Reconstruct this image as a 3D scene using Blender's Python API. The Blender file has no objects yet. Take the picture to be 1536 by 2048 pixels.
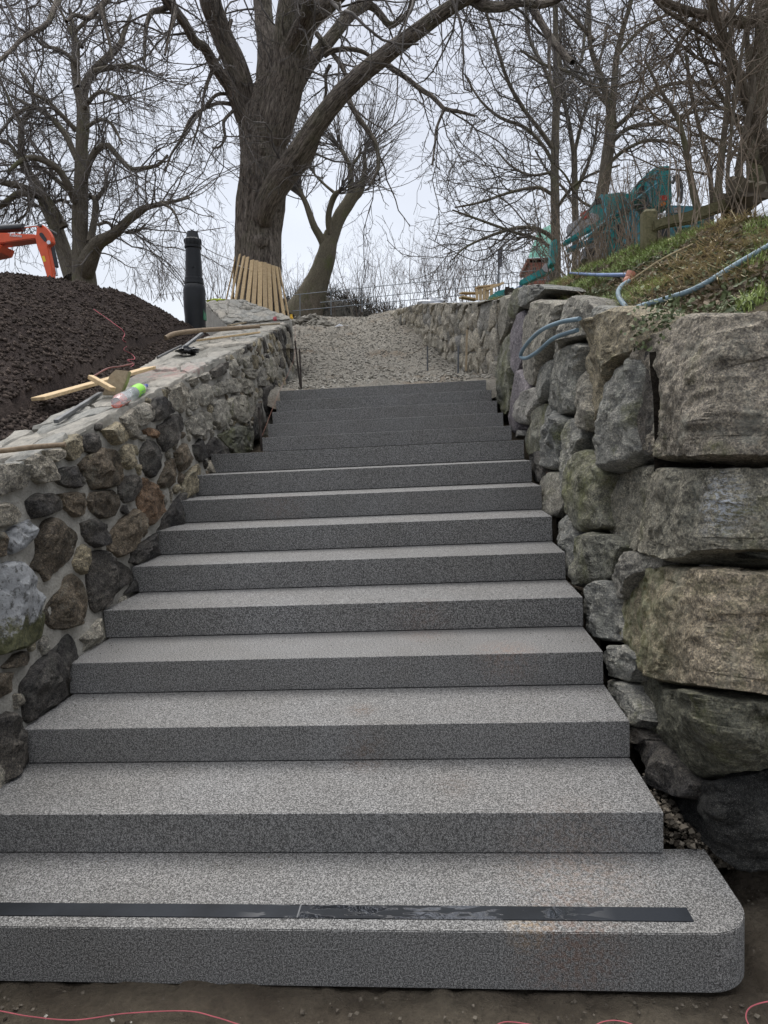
import bpy, math, random
import numpy as np
from mathutils import Matrix, Vector

# ------------------------------------------------------------------ camera, world, sun, exposure
S = bpy.context.scene
COL = S.collection
F = 1361.0                                   # focal length in pixels of a 1536x2048 picture
CAM = np.array([0, -1.9505, 1.6388])
YAW, PITCH, ROLL = -.0801, .0949, -.0465
_cy, _sy, _cp, _sp = math.cos(YAW), math.sin(YAW), math.cos(PITCH), math.sin(PITCH)
_f = np.array([_sy*_cp, _cy*_cp, -_sp]); _r = np.array([_cy, -_sy, 0.]); _u = np.cross(_r, _f)
_R = math.cos(ROLL)*_r + math.sin(ROLL)*_u
_U = -math.sin(ROLL)*_r + math.cos(ROLL)*_u
cd = bpy.data.cameras.new('camera'); cam = bpy.data.objects.new('camera', cd); COL.objects.link(cam)
cam.matrix_world = Matrix(((_R[0], _U[0], -_f[0], CAM[0]), (_R[1], _U[1], -_f[1], CAM[1]), (_R[2], _U[2], -_f[2], CAM[2]), (0, 0, 0, 1)))
cd.sensor_fit = 'VERTICAL'; cd.sensor_height = 36; cd.lens = 36*F/2048
cd.clip_start = .05; cd.clip_end = 2000
S.camera = cam
W = bpy.data.worlds.new('World'); S.world = W; W.use_nodes = True
nt = W.node_tree; nt.nodes.clear()
wo = nt.nodes.new('ShaderNodeOutputWorld')
sky = nt.nodes.new('ShaderNodeTexSky'); sky.sky_type = 'NISHITA'; sky.sun_disc = False
SUN_EL, SUN_AZ = math.radians(62), math.radians(-14)
sky.sun_elevation = SUN_EL; sky.sun_rotation = SUN_AZ; sky.air_density = 1.5; sky.dust_density = 4
b1 = nt.nodes.new('ShaderNodeBackground'); b1.inputs[1].default_value = .09
nt.links.new(sky.outputs[0], b1.inputs[0])
tc = nt.nodes.new('ShaderNodeTexCoord'); sx = nt.nodes.new('ShaderNodeSeparateXYZ')
nt.links.new(tc.outputs['Generated'], sx.inputs[0])
rp = nt.nodes.new('ShaderNodeValToRGB'); nt.links.new(sx.outputs[2], rp.inputs[0])
rp.color_ramp.elements[0].position = 0; rp.color_ramp.elements[0].color = (.74, .76, .78, 1)
rp.color_ramp.elements[1].position = 1; rp.color_ramp.elements[1].color = (1.85, 1.85, 1.88, 1)
e = rp.color_ramp.elements.new(.22); e.color = (.53, .56, .62, 1)
e = rp.color_ramp.elements.new(.55); e.color = (.46, .49, .565, 1)
cn = nt.nodes.new('ShaderNodeTexNoise'); cn.inputs['Scale'].default_value = 1.6; cn.inputs['Detail'].default_value = 4
mp = nt.nodes.new('ShaderNodeMapping'); mp.inputs['Scale'].default_value = (1, 1, 2.6)
nt.links.new(tc.outputs['Generated'], mp.inputs[0]); nt.links.new(mp.outputs[0], cn.inputs[0])
mr = nt.nodes.new('ShaderNodeMapRange'); mr.inputs[1].default_value = .3; mr.inputs[2].default_value = .7; mr.inputs[3].default_value = .86; mr.inputs[4].default_value = 1.14
nt.links.new(cn.outputs[0], mr.inputs[0])
b2 = nt.nodes.new('ShaderNodeBackground'); nt.links.new(rp.outputs[0], b2.inputs[0]); nt.links.new(mr.outputs[0], b2.inputs[1])
mx = nt.nodes.new('ShaderNodeMixShader'); mx.inputs[0].default_value = .88
nt.links.new(b1.outputs[0], mx.inputs[1]); nt.links.new(b2.outputs[0], mx.inputs[2]); nt.links.new(mx.outputs[0], wo.inputs[0])
sd = bpy.data.lights.new('sun', 'SUN'); sd.energy = 1.5; sd.angle = math.radians(40); sd.color = (1, .97, .93)
so = bpy.data.objects.new('sun', sd); COL.objects.link(so)
_sd = Vector((math.sin(SUN_AZ)*math.cos(SUN_EL), math.cos(SUN_AZ)*math.cos(SUN_EL), math.sin(SUN_EL)))
so.rotation_euler = _sd.to_track_quat('Z', 'Y').to_euler(); so.location = (0, 0, 30)
S.view_settings.view_transform = 'Standard'; S.view_settings.look = 'None'
S.view_settings.exposure = 0.62; S.view_settings.gamma = 1; S.view_settings.use_curve_mapping = False
S.cycles.max_bounces = 6; S.cycles.transparent_max_bounces = 8

# ------------------------------------------------------------------ helpers
rng = np.random.default_rng(7); random.seed(7)
def norm(v): v = np.asarray(v, float); return v/np.maximum(np.linalg.norm(v, axis=-1, keepdims=True), 1e-9)
def rays(p):
    p = np.asarray(p, float); return _f + np.multiply.outer((p[..., 0]-768)/F, _R) - np.multiply.outer((p[..., 1]-1024)/F, _U)
def plane(p, n, d):                          # measured points of the photograph put on a real plane n.x = d
    v = rays(p); n = np.asarray(n, float); t = (d - n@CAM)/(v@n); return CAM + t[..., None]*v
def at_y(px, py, Y): return plane(np.array([px, py]), (0, 1, 0), Y)
def at_z(px, py, z): return plane(np.array([px, py]), (0, 0, 1), z)
def project(P):
    d = np.asarray(P, float)-CAM; z = d@_f; return np.stack([768+F*(d@_R)/z, 1024-F*(d@_U)/z], -1), z

def _hash(ix, iy, iz, seed):
    h = (ix.astype(np.int64)*374761393 + iy.astype(np.int64)*668265263 + iz.astype(np.int64)*1440662683 + seed*974711) & 0x7fffffff
    h = ((h ^ (h >> 13))*1274126177) & 0x7fffffff
    h = ((h ^ (h >> 15))*668265261) & 0x7fffffff; h = h ^ (h >> 14)
    return (h & 0xffff)/65535.0
def vnoise(P, seed=0):
    P = np.asarray(P, float); i = np.floor(P).astype(np.int64); f = P-i; f = f*f*(3-2*f); o = 0
    for a in (0, 1):
        for b in (0, 1):
            for c in (0, 1):
                w = (f[..., 0] if a else 1-f[..., 0])*(f[..., 1] if b else 1-f[..., 1])*(f[..., 2] if c else 1-f[..., 2])
                o = o + w*_hash(i[..., 0]+a, i[..., 1]+b, i[..., 2]+c, seed)
    return o*2-1
def fbm(P, oct=4, seed=0, gain=.5):
    o = 0; a = 1.; P = np.asarray(P, float)
    for k in range(oct): o = o + a*vnoise(P*(2**k)+k*17.3, seed+k); a *= gain
    return o

def tag(o, label=None, cat=None, group=None, kind=None):
    if label: o['label'] = label
    if cat: o['category'] = cat
    if group: o['group'] = group
    if kind: o['kind'] = kind
    return o
def empty(name, loc, label=None, cat=None, group=None, kind=None):
    o = bpy.data.objects.new(name, None); o.location = loc; o.empty_display_size = .2; COL.objects.link(o)
    return tag(o, label, cat, group, kind)
def mesh(name, V, faces, mat, parent=None, origin=None, smooth=True, sharp=None, attr=None, cols=None):
    """link ONE mesh object; V world coordinates, faces an int array or a list of int arrays"""
    V = np.asarray(V, float).reshape(-1, 3)
    fl = faces if isinstance(faces, list) and len(faces) and isinstance(faces[0], np.ndarray) else [np.asarray(faces)]
    fl = [np.asarray(x) for x in fl if len(x)]
    if parent is not None: org = np.array(parent.matrix_basis.translation) if parent.parent is None else np.array(parent.parent.location)+np.array(parent.location)
    elif origin is not None: org = np.array(origin, float)
    else: org = np.zeros(3)
    me = bpy.data.meshes.new(name); me.vertices.add(len(V)); me.vertices.foreach_set('co', (V-org).astype(np.float32).ravel())
    nl = sum(x.size for x in fl); npoly = sum(len(x) for x in fl)
    me.loops.add(nl); me.polygons.add(npoly)
    me.loops.foreach_set('vertex_index', np.concatenate([x.ravel() for x in fl]).astype(np.int32))
    tot = np.concatenate([np.full(len(x), x.shape[1]) for x in fl]); st = np.concatenate([[0], np.cumsum(tot)[:-1]])
    me.polygons.foreach_set('loop_start', st.astype(np.int32))
    me.polygons.foreach_set('use_smooth', np.full(npoly, bool(smooth)))
    me.update(calc_edges=True); me.validate()
    if smooth and sharp: me.set_sharp_from_angle(angle=math.radians(sharp))
    if attr is not None:
        a = me.attributes.new('along', 'FLOAT_VECTOR', 'POINT'); a.data.foreach_set('vector', np.asarray(attr, np.float32).ravel())
    if cols is not None:
        a = me.attributes.new('tint', 'FLOAT', 'POINT'); a.data.foreach_set('value', np.asarray(cols, np.float32).ravel())
    if mat: me.materials.append(mat)
    o = bpy.data.objects.new(name, me); COL.objects.link(o)
    if parent is not None: o.parent = parent
    else: o.location = org
    return o
def pydata(name, V, Fc, mat, parent=None, origin=None, smooth=False):
    by = {}
    for f in Fc: by.setdefault(len(f), []).append(f)
    return mesh(name, V, [np.array(v) for v in by.values()], mat, parent, origin, smooth)
BOXF = [(0, 3, 2, 1), (4, 5, 6, 7), (0, 1, 5, 4), (1, 2, 6, 5), (2, 3, 7, 6), (3, 0, 4, 7)]
def bevel(o, w=.004, seg=2):
    import bmesh
    bm = bmesh.new(); bm.from_mesh(o.data); bmesh.ops.remove_doubles(bm, verts=bm.verts, dist=1e-5)
    bmesh.ops.bevel(bm, geom=bm.edges[:], offset=w, segments=seg, affect='EDGES', profile=.6, clamp_overlap=True)
    bm.to_mesh(o.data); bm.free(); return o
def box(name, c0, c1, mat, parent=None, origin=None, bev=0):
    x0, y0, z0 = c0; x1, y1, z1 = c1
    V = [(x0, y0, z0), (x1, y0, z0), (x1, y1, z0), (x0, y1, z0), (x0, y0, z1), (x1, y0, z1), (x1, y1, z1), (x0, y1, z1)]
    o = pydata(name, V, BOXF, mat, parent, origin)
    return bevel(o, bev) if bev else o
def beam(name, A, B, w, h, mat, parent=None, origin=None, up=(0, 0, 1), bev=.003, n=1, warp=0):
    A = np.array(A, float); B = np.array(B, float); t = norm(B-A); s = norm(np.cross(t, up)); u = np.cross(s, t)
    V = []; Fc = []
    for k in range(n+1):
        c = A+(B-A)*k/n + u*warp*math.sin(k/n*3.1416)
        for a, b in ((-1, -1), (1, -1), (1, 1), (-1, 1)): V.append(c+s*a*w/2+u*b*h/2)
    for k in range(n):
        for j in range(4): Fc.append((4*k+j, 4*k+(j+1) % 4, 4*k+4+(j+1) % 4, 4*k+4+j))
    Fc += [(3, 2, 1, 0), (4*n, 4*n+1, 4*n+2, 4*n+3)]
    o = pydata(name, V, Fc, mat, parent, origin)
    return bevel(o, bev, 1) if bev else o
def prism(name, pts, off, mat, parent=None, origin=None, bev=0):
    P = np.array(pts, float); n = len(P); V = np.concatenate([P, P+np.array(off)])
    Fc = [tuple(range(n))[::-1], tuple(range(n, 2*n))] + [(i, (i+1) % n, n+(i+1) % n, n+i) for i in range(n)]
    o = pydata(name, V, Fc, mat, parent, origin)
    import bmesh
    bm = bmesh.new(); bm.from_mesh(o.data); bmesh.ops.recalc_face_normals(bm, faces=bm.faces)
    if bev: bmesh.ops.bevel(bm, geom=bm.edges[:], offset=bev, segments=2, affect='EDGES', clamp_overlap=True)
    bm.to_mesh(o.data); bm.free()
    return o
def catmull(C, K):
    C = np.asarray(C, float); n = len(C)
    if n == 2: t = np.linspace(0, 1, K)[:, None]; return C[0]*(1-t)+C[1]*t
    E = np.vstack([2*C[0]-C[1], C, 2*C[-1]-C[-2]]); u = np.linspace(0, n-1-1e-6, K); i = u.astype(int); t = (u-i)[:, None]
    p0, p1, p2, p3 = E[i], E[i+1], E[i+2], E[i+3]
    return .5*((2*p1)+(p2-p0)*t+(2*p0-5*p1+4*p2-p3)*t*t+(3*p1-p0-3*p2+p3)*t**3)
def tubes(P, R, sides=3, cap=True, disp=None):
    """P (M,K,3) polylines, R (M,K) radii -> vertices, quads, along-coordinates"""
    P = np.asarray(P, float); R = np.asarray(R, float); M, K, _ = P.shape
    T = np.empty_like(P); T[:, 1:-1] = P[:, 2:]-P[:, :-2]; T[:, 0] = P[:, 1]-P[:, 0]; T[:, -1] = P[:, -1]-P[:, -2]; T = norm(T)
    ref = np.where(np.abs(T[:, :1, 2:3]) < .9, np.array([0, 0, 1.]), np.array([1., 0, 0]))
    A = norm(np.cross(T[:, :1], ref)); As = [A[:, 0]]
    for k in range(1, K):
        a = As[-1]-T[:, k]*np.sum(As[-1]*T[:, k], -1, keepdims=True); As.append(norm(a))
    A = np.stack(As, 1); B = np.cross(T, A)
    th = np.arange(sides)/sides*2*np.pi
    L = np.concatenate([np.zeros((M, 1)), np.cumsum(np.linalg.norm(np.diff(P, axis=1), axis=-1), 1)], 1)
    rr = R[..., None]*np.ones(sides)
    if disp is not None: rr = rr*disp(th[None, None, :]*np.ones((M, K, 1)), L[..., None]*np.ones(sides), R[..., None]*np.ones(sides))
    V = P[:, :, None]+(A[:, :, None]*np.cos(th)[None, None, :, None]+B[:, :, None]*np.sin(th)[None, None, :, None])*rr[..., None]
    at = np.stack([np.cos(th)*R[..., None], np.sin(th)*R[..., None], L[..., None]*np.ones(sides)], -1)
    base = (np.arange(M)*K*sides)[:, None, None]; k = np.arange(K-1)[None, :, None]; j = np.arange(sides)[None, None, :]; j2 = (j+1) % sides
    Q = np.stack([base+k*sides+j, base+k*sides+j2, base+(k+1)*sides+j2, base+(k+1)*sides+j], -1).reshape(-1, 4)
    return V.reshape(-1, 3), Q, at.reshape(-1, 3)
def tube_obj(name, pts, r, mat, parent=None, origin=None, sides=10, K=None, disp=None):
    K = K or max(2, len(pts)*9); P = catmull(pts, K)
    if np.ndim(r): R = np.interp(np.linspace(0, 1, K), np.linspace(0, 1, len(r)), r)
    else: R = np.full(K, r)
    V, Q, at = tubes(P[None], R[None], sides, disp=disp)
    n = len(V); V = np.vstack([V, P[0], P[-1]])
    at = np.vstack([at, at[:1], at[-1:]])
    c1 = np.array([(n, (j+1) % sides, j) for j in range(sides)]); c2 = np.array([(n+1, n-sides+j, n-sides+(j+1) % sides) for j in range(sides)])
    return mesh(name, V, [Q, np.vstack([c1, c2])], mat, parent, origin, True, 50, attr=at)
def lathe(name, prof, A, axis, mat, parent=None, origin=None, seg=24, flute=None):
    """prof: (radius, distance along the axis) from A"""
    A = np.array(A, float); t = norm(axis); ref = np.array([0, 0, 1.]) if abs(t[2]) < .9 else np.array([1., 0, 0])
    a = norm(np.cross(t, ref)); b = np.cross(t, a); th = np.arange(seg)/seg*2*np.pi; V = []
    for i, (r, h) in enumerate(prof):
        rr = r*(1+(flute(i)*np.cos(th*12) if flute else 0))
        V.append(A+t*h+np.outer(rr*np.cos(th), a)+np.outer(rr*np.sin(th), b))
    n = len(prof); V = np.vstack(V); Q = np.array([(i*seg+j, i*seg+(j+1) % seg, (i+1)*seg+(j+1) % seg, (i+1)*seg+j) for i in range(n-1) for j in range(seg)])
    return mesh(name, V, Q, mat, parent, origin, True, 40)

# ------------------------------------------------------------------ materials
class NG:
    def __init__(s, name):
        s.m = bpy.data.materials.new(name); s.m.use_nodes = True; s.t = s.m.node_tree; s.t.nodes.clear()
        s.out = s.n('ShaderNodeOutputMaterial'); s.b = s.n('ShaderNodeBsdfPrincipled'); s.l(s.b.outputs[0], s.out.inputs[0])
        s.geo = s.n('ShaderNodeNewGeometry'); s.pos = s.geo.outputs['Position']
    def n(s, k): return s.t.nodes.new(k)
    def l(s, a, b): s.t.links.new(a, b)
    def put(s, sock, v):
        if isinstance(v, bpy.types.NodeSocket): s.l(v, sock)
        else: sock.default_value = (*v, 1) if isinstance(v, (tuple, list)) and len(v) == 3 and sock.type == 'RGBA' else v
    def noise(s, scale, detail=4, rough=.55, vec=None, sc=None, dist=0):
        x = s.n('ShaderNodeTexNoise'); x.inputs['Scale'].default_value = scale; x.inputs['Detail'].default_value = detail
        x.inputs['Roughness'].default_value = rough; x.inputs['Distortion'].default_value = dist; v = vec or s.pos
        if sc: m = s.n('ShaderNodeMapping'); m.inputs['Scale'].default_value = sc; s.l(v, m.inputs[0]); v = m.outputs[0]
        s.l(v, x.inputs['Vector']); return x.outputs[0]
    def voro(s, scale, vec=None, feat='F1', out=0):
        x = s.n('ShaderNodeTexVoronoi'); x.feature = feat; x.inputs['Scale'].default_value = scale; s.l(vec or s.pos, x.inputs['Vector']); return x.outputs[out]
    def ramp(s, v, lo, hi, a=0., b=1.):
        x = s.n('ShaderNodeMapRange'); s.l(v, x.inputs[0])
        for i, q in enumerate((lo, hi, a, b)): x.inputs[i+1].default_value = q
        return x.outputs[0]
    def mix(s, f, a, b, mode='MIX'):
        x = s.n('ShaderNodeMix'); x.data_type = 'RGBA'; x.blend_type = mode
        s.put(x.inputs[0], f); s.put(x.inputs[6], a); s.put(x.inputs[7], b); return x.outputs[2]
    def math(s, op, a, b=0.):
        x = s.n('ShaderNodeMath'); x.operation = op; s.put(x.inputs[0], a); s.put(x.inputs[1], b); return x.outputs[0]
    def near(s, c, r0, r1):                  # 1 near a point, 0 away from it: a stain with a place of its own
        x = s.n('ShaderNodeVectorMath'); x.operation = 'DISTANCE'; s.l(s.pos, x.inputs[0]); x.inputs[1].default_value = tuple(c)
        return s.ramp(x.outputs['Value'], r0, r1, 1, 0)
    def done(s, col, rough=.85, bump=None, spec=.3, metal=0.):
        s.put(s.b.inputs['Base Color'], col); s.put(s.b.inputs['Roughness'], rough); s.b.inputs['Specular IOR Level'].default_value = spec
        s.b.inputs['Metallic'].default_value = metal
        last = None
        for v, st, d in (bump or []):
            x = s.n('ShaderNodeBump'); x.inputs['Strength'].default_value = st; x.inputs['Distance'].default_value = d; s.l(v, x.inputs['Height'])
            if last: s.l(last, x.inputs['Normal'])
            last = x.outputs[0]
        if last: s.l(last, s.b.inputs['Normal'])
        return s.m
    def rnd(s):
        return s.n('ShaderNodeObjectInfo').outputs['Random']
def plain(name, col, rough=.6, metal=0., spec=.4, dirt=.25, scale=6, bump=0):
    g = NG(name); nz = g.noise(scale, 5); c = g.mix(g.ramp(nz, .35, .7), tuple(x*(1-dirt) for x in col), tuple(min(1, x*(1+dirt*.5)) for x in col))
    return g.done(c, rough, [(g.noise(scale*12, 4), bump, .01)] if bump else None, spec, metal)
def rock(name, A, B, moss=0., lichen=.3, foliate=0., bump=.6, bscale=1., extra=None, lift=1.55):
    """split stone: two base colours, crystals, lichen blotches, moss in patches, cracks"""
    g = NG(name); big = g.noise(3.2, 6, .6, dist=.4); mid = g.noise(16*bscale, 8, .68); fine = g.noise(110, 4, .7)
    layer = g.noise(9, 7, .6, sc=(1, 1.4, 6), dist=.8)
    c = g.mix(g.ramp(big, .38, .62), A, B)
    c = g.mix(g.ramp(mid, .33, .7), g.mix(1., c, (.62*lift, .62*lift, .61*lift), 'MULTIPLY'), g.mix(1., c, (1.38*lift, 1.365*lift, 1.33*lift), 'MULTIPLY'))
    c = g.mix(g.ramp(fine, .40, .62, 0, .5), g.mix(1., c, (.6, .6, .6), 'MULTIPLY'), c)
    gr = g.noise(150, 2, .6); c = g.mix(g.ramp(gr, .36, .48, .55, 0), c, g.mix(1., c, (.35, .34, .33), 'MULTIPLY')); c = g.mix(g.ramp(gr, .54, .64, 0, .5), c, g.mix(1., c, (1.7, 1.68, 1.6), 'MULTIPLY'))
    v1 = g.n('ShaderNodeTexVoronoi'); v1.inputs['Scale'].default_value = 75; g.l(g.pos, v1.inputs['Vector']); v2 = g.n('ShaderNodeTexVoronoi'); v2.inputs['Scale'].default_value = 170; g.l(g.pos, v2.inputs['Vector'])
    c = g.mix(g.ramp(v1.outputs['Color'], .2, .8, 0, .75), g.mix(1., c, (.66, .65, .65), 'MULTIPLY'), g.mix(1., c, (1.35, 1.32, 1.26), 'MULTIPLY'))
    c = g.mix(g.ramp(v2.outputs['Color'], .25, .75), g.mix(1., c, (.70, .71, .72), 'MULTIPLY'), g.mix(1., c, (1.32, 1.3, 1.26), 'MULTIPLY'))
    sp = g.voro(210); c = g.mix(g.ramp(sp, .12, .3, .35, 0), c, (.5, .49, .46))
    if foliate: c = g.mix(g.ramp(layer, .44, .60, foliate, 0), c, tuple(x*.55 for x in A))
    if lichen: c = g.mix(g.ramp(g.noise(7, 9, .72), .54, .66, 0, lichen), c, (.40, .41, .35))
    if moss: c = g.mix(g.ramp(g.noise(3.1, 8, .7, dist=.5), .60-moss*.22, .72-moss*.1, 0, .75), c, g.mix(g.ramp(g.noise(60, 3), .35, .65), (.045, .055, .02), (.20, .21, .08)))
    c = g.mix(.5, c, g.mix(g.rnd(), (.8, .8, .82), (1.3, 1.25, 1.18)), 'MULTIPLY')
    if extra: c = extra(g, c)
    cr = g.voro(5.5*bscale, feat='DISTANCE_TO_EDGE')
    rdg = g.n('ShaderNodeTexNoise'); rdg.noise_type = 'RIDGED_MULTIFRACTAL'; rdg.inputs['Scale'].default_value = 7*bscale; rdg.inputs['Detail'].default_value = 9; g.l(g.pos, rdg.inputs['Vector'])
    bm = [(rdg.outputs[0], bump*.5, .03), (g.noise(14*bscale, 9, .75, dist=.3), min(1, bump*1.2), .045), (mid, bump*1.1, .03), (fine, .8, .014)]
    if foliate: bm.append((layer, foliate, .04))
    return g.done(c, g.ramp(mid, .3, .7, .95, .7), bm, .25)
def granite(name, lvl=1., stains=()):
    g = NG(name); v1 = g.voro(260); v2 = g.noise(265, 2, .5); v3 = g.noise(120, 3, .62)
    c = g.mix(g.ramp(v3, .38, .62), (.13*lvl, .13*lvl, .128*lvl), (.44*lvl, .437*lvl, .425*lvl))
    c = g.mix(g.ramp(v2, .42, .50, .8, 0), c, (.037, .036, .035))
    c = g.mix(g.ramp(v2, .56, .64, 0, .7), c, (.62*lvl, .61*lvl, .60*lvl))
    c = g.mix(g.ramp(g.noise(2.2, 7, .65), .35, .65, 0, .6), c, g.mix(1., c, (.80, .775, .74), 'MULTIPLY'))
    c = g.mix(g.ramp(g.noise(1.1, 6, .65, sc=(.6, 1, 1)), .42, .62, 0, .45), c, g.mix(1., c, (1.2, 1.19, 1.2), 'MULTIPLY'))
    for (p, r, col, k) in stains:
        m = g.math('MULTIPLY', g.near(p, r*.15, r), g.ramp(g.noise(45, 5, .7), .42, .62, 0, k*.6)); c = g.mix(m, c, col)
    return g.done(c, .8, [(v3, .35, .004), (v2, .3, .003)], .3)
def bark(name, A, B, scale=1., green=.2, depth=1.):
    g = NG(name); at = g.n('ShaderNodeAttribute'); at.attribute_name = 'along'; v = at.outputs['Vector']
    rid = g.noise(9*scale, 6, .62, vec=v, sc=(3.2, 3.2, .55), dist=1.2); f = g.noise(60*scale, 5, .65, vec=v, sc=(1, 1, .4))
    c = g.mix(g.ramp(rid, .38, .62), A, B); c = g.mix(g.ramp(f, .3, .7, .5, 0), c, tuple(x*.5 for x in A))
    c = g.mix(g.ramp(g.noise(1.7, 6, .65), .52, .68, 0, green), c, (.10, .115, .04))
    c = g.mix(g.ramp(g.noise(5, 7, .7), .58, .7, 0, .35), c, (.21, .20, .17))
    return g.done(c, .92, [(rid, .9*depth, .05), (f, .7*depth, .015)], .15)
def wood(name, A, B, rough=.7):
    g = NG(name); tcn = g.n('ShaderNodeTexCoord'); m = g.n('ShaderNodeObjectInfo').outputs['Random']
    gr = g.noise(14, 6, .6, sc=(1.2, 1.2, 1.2), dist=2.5); fi = g.noise(70, 4, .6); k = g.voro(7)
    c = g.mix(g.ramp(gr, .35, .65), A, B); c = g.mix(g.ramp(k, .04, .10, .75, 0), c, tuple(x*.4 for x in A)); c = g.mix(g.ramp(fi, .3, .7, .3, 0), c, tuple(x*.6 for x in A))
    c = g.mix(.7, c, g.mix(m, (.78, .76, .74), (1.08, 1.06, 1.0)), 'MULTIPLY')
    return g.done(c, rough, [(fi, .25, .004)], .25)
def tintmat(name, A, B, rough=.7, spec=.3, sub=0):
    g = NG(name); at = g.n('ShaderNodeAttribute'); at.attribute_name = 'tint'
    c = g.mix(at.outputs['Fac'], A, B); return g.done(c, rough, None, spec)

S1P = (.75, 0, .1)
M = {}
st = [((.35, -.01, .09), .22, (.16, .075, .04), .8), ((.22, .05, .16), .10, (.42, .30, .16), .7), ((.42, .3, .16), .3, (.30, .20, .14), .45)]
M['granite'] = granite('grey_granite', .58, st+[((-.35, .8, .36), .13, (.10, .055, .03), .8), ((-.38, .98, .473), .1, (.12, .07, .04), .7), ((.02, .6, .315), .12, (.10, .07, .05), .6), ((.3, 1.3, .634), .2, (.26, .15, .10), .6), ((-.1, 1.62, .7), .2, (.17, .10, .07), .6), ((-1.2, 3.1, 1.22), .3, (.14, .09, .07), .5)])
def painted(g, c):
    return c
M['rock_light'] = rock('weathered_light_stone', (.31, .295, .26), (.41, .39, .345), 0, .3, .0, .6, lift=1.2)
M['rock_grey'] = rock('grey_stone', (.25, .245, .225), (.36, .35, .315), .1, .3, .2)
M['rock_dark'] = rock('dark_stone', (.055, .054, .057), (.115, .108, .10), 0, .15, 0, .9)
M['rock_brown'] = rock('brown_stone', (.085, .073, .058), (.19, .16, .125), 0, .25, 0, .9)
M['rock_orange'] = rock('rusty_orange_stone', (.12, .085, .06), (.22, .145, .095), 0, .08)
M['rock_lightwall'] = rock('pale_beige_wall_stone', (.42, .40, .35), (.54, .515, .455), 0, .15, .0, .7, lift=1.3)
M['rock_tan'] = rock('tan_stone', (.24, .215, .16), (.31, .28, .21), .1, .3)
M['rock_mossy'] = rock('mossy_stone', (.15, .155, .14), (.25, .25, .21), .75, .4)
M['rock_slate'] = rock('layered_grey_stone', (.24, .25, .245), (.37, .372, .35), .18, .4, .5)
M['rock_pale'] = rock('pale_dusty_stone', (.37, .37, .36), (.46, .455, .44), .05, .3, .2, lift=1.15)
LZ = .93
def limewash(g, c):
    sp = g.n('ShaderNodeSeparateXYZ'); g.l(g.pos, sp.inputs[0]); h = g.math('ADD', sp.outputs[2], g.ramp(g.noise(14, 6, .7), .3, .7, -.07, .07))
    c = g.mix(g.ramp(h, LZ, LZ+.04), c, g.mix(g.ramp(g.noise(30, 6, .7), .38, .5), (.13, .13, .125), (.40, .41, .42)))
    return g.mix(g.ramp(h, LZ-.01, LZ+.02, .8, 0), c, g.mix(g.ramp(g.noise(40, 4), .35, .65), (.05, .055, .025), (.15, .15, .07)))
M['rock_limed'] = rock('stone_limed_above_mossy_below', (.13, .13, .10), (.19, .19, .14), .3, .2, extra=limewash)
def splash(g, c):
    m = g.math('MULTIPLY', g.near((.935, .44, 1.41), .02, .15), g.ramp(g.noise(48, 7, .75, sc=(1, 1, 2.2)), .50, .54, 0, 1)); return g.mix(m, c, (.62, .66, .72))
M['boulder_top'] = rock('brown_grey_boulder', (.28, .26, .225), (.38, .35, .305), .2, .4, 0, 1., 1., extra=lambda g, c: g.mix(g.math('MULTIPLY', g.near((1.067, .487, 1.648), .02, .06), .7), c, (.06, .06, .06)))
M['boulder_splash'] = rock('greenish_boulder_with_white_splash', (.29, .285, .24), (.39, .37, .31), .25, .4, .15, 1., 1., extra=splash)
M['boulder_tan'] = rock('tan_boulder_with_green_side', (.30, .265, .21), (.41, .365, .295), .45, .35, 0, 1., 1., extra=lambda g, c: g.mix(g.math('MULTIPLY', g.near((.90, 1.2, .80), .25, .75), g.ramp(g.noise(9, 7, .7), .42, .56, .25, .85)), c, g.mix(g.ramp(g.noise(30, 4), .4, .6), (.12, .125, .045), (.34, .35, .22))))
M['boulder_grey'] = rock('damp_grey_green_boulder', (.12, .125, .10), (.20, .20, .165), .35, .25, .4, 1., 1.)
M['boulder_black'] = rock('wet_black_boulder', (.022, .023, .024), (.045, .046, .045), 0, .06, .3, .8, .8)
M['purple'] = rock('stone_with_purple_tint', (.21, .195, .22), (.30, .28, .31), 0, .2, .3)
g = NG('mortar'); nz = g.noise(6, 7, .65); fi = g.noise(70, 6, .7)
M['mortar'] = g.done(g.mix(g.ramp(fi, .3, .7, .5, 0), g.mix(g.ramp(nz, .38, .62), (.33, .315, .28), (.47, .45, .40)), (.16, .15, .13)), .95, [(fi, .8, .02), (nz, .4, .05)], .15)
g = NG('pale_mortar'); nz = g.noise(5, 8, .65, sc=(3, 1, 1)); fi = g.noise(55, 6, .7)
cc = g.mix(g.ramp(fi, .3, .65, .45, 0), g.mix(g.ramp(nz, .35, .65), (.23, .22, .195), (.35, .335, .295)), (.12, .115, .10))
cc = g.mix(g.math('MULTIPLY', g.near((-2.35, 4.0, 2.40), .1, .55), g.ramp(g.noise(9, 5), .45, .6, 0, .5)), cc, (.42, .24, .22))
M['cap'] = g.done(cc, .95, [(fi, .9, .02), (nz, .7, .06)], .15)
g = NG('slate_flag'); nz = g.noise(8, 8, .65, sc=(3, 1, 1)); fi = g.noise(70, 5, .7)
cc = g.mix(g.ramp(nz, .35, .65), (.20, .197, .182), (.36, .343, .305)); cc = g.mix(.45, cc, g.mix(g.rnd(), (.75, .8, .84), (1.2, 1.1, .98)), 'MULTIPLY')
cc = g.mix(g.math('MULTIPLY', g.near((-2.35, 4.0, 2.40), .1, .6), g.ramp(g.noise(9, 5), .45, .6, 0, .45)), cc, (.45, .25, .23))
M['flag'] = g.done(cc, .9, [(nz, .7, .03), (fi, .6, .01)], .2)
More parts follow.
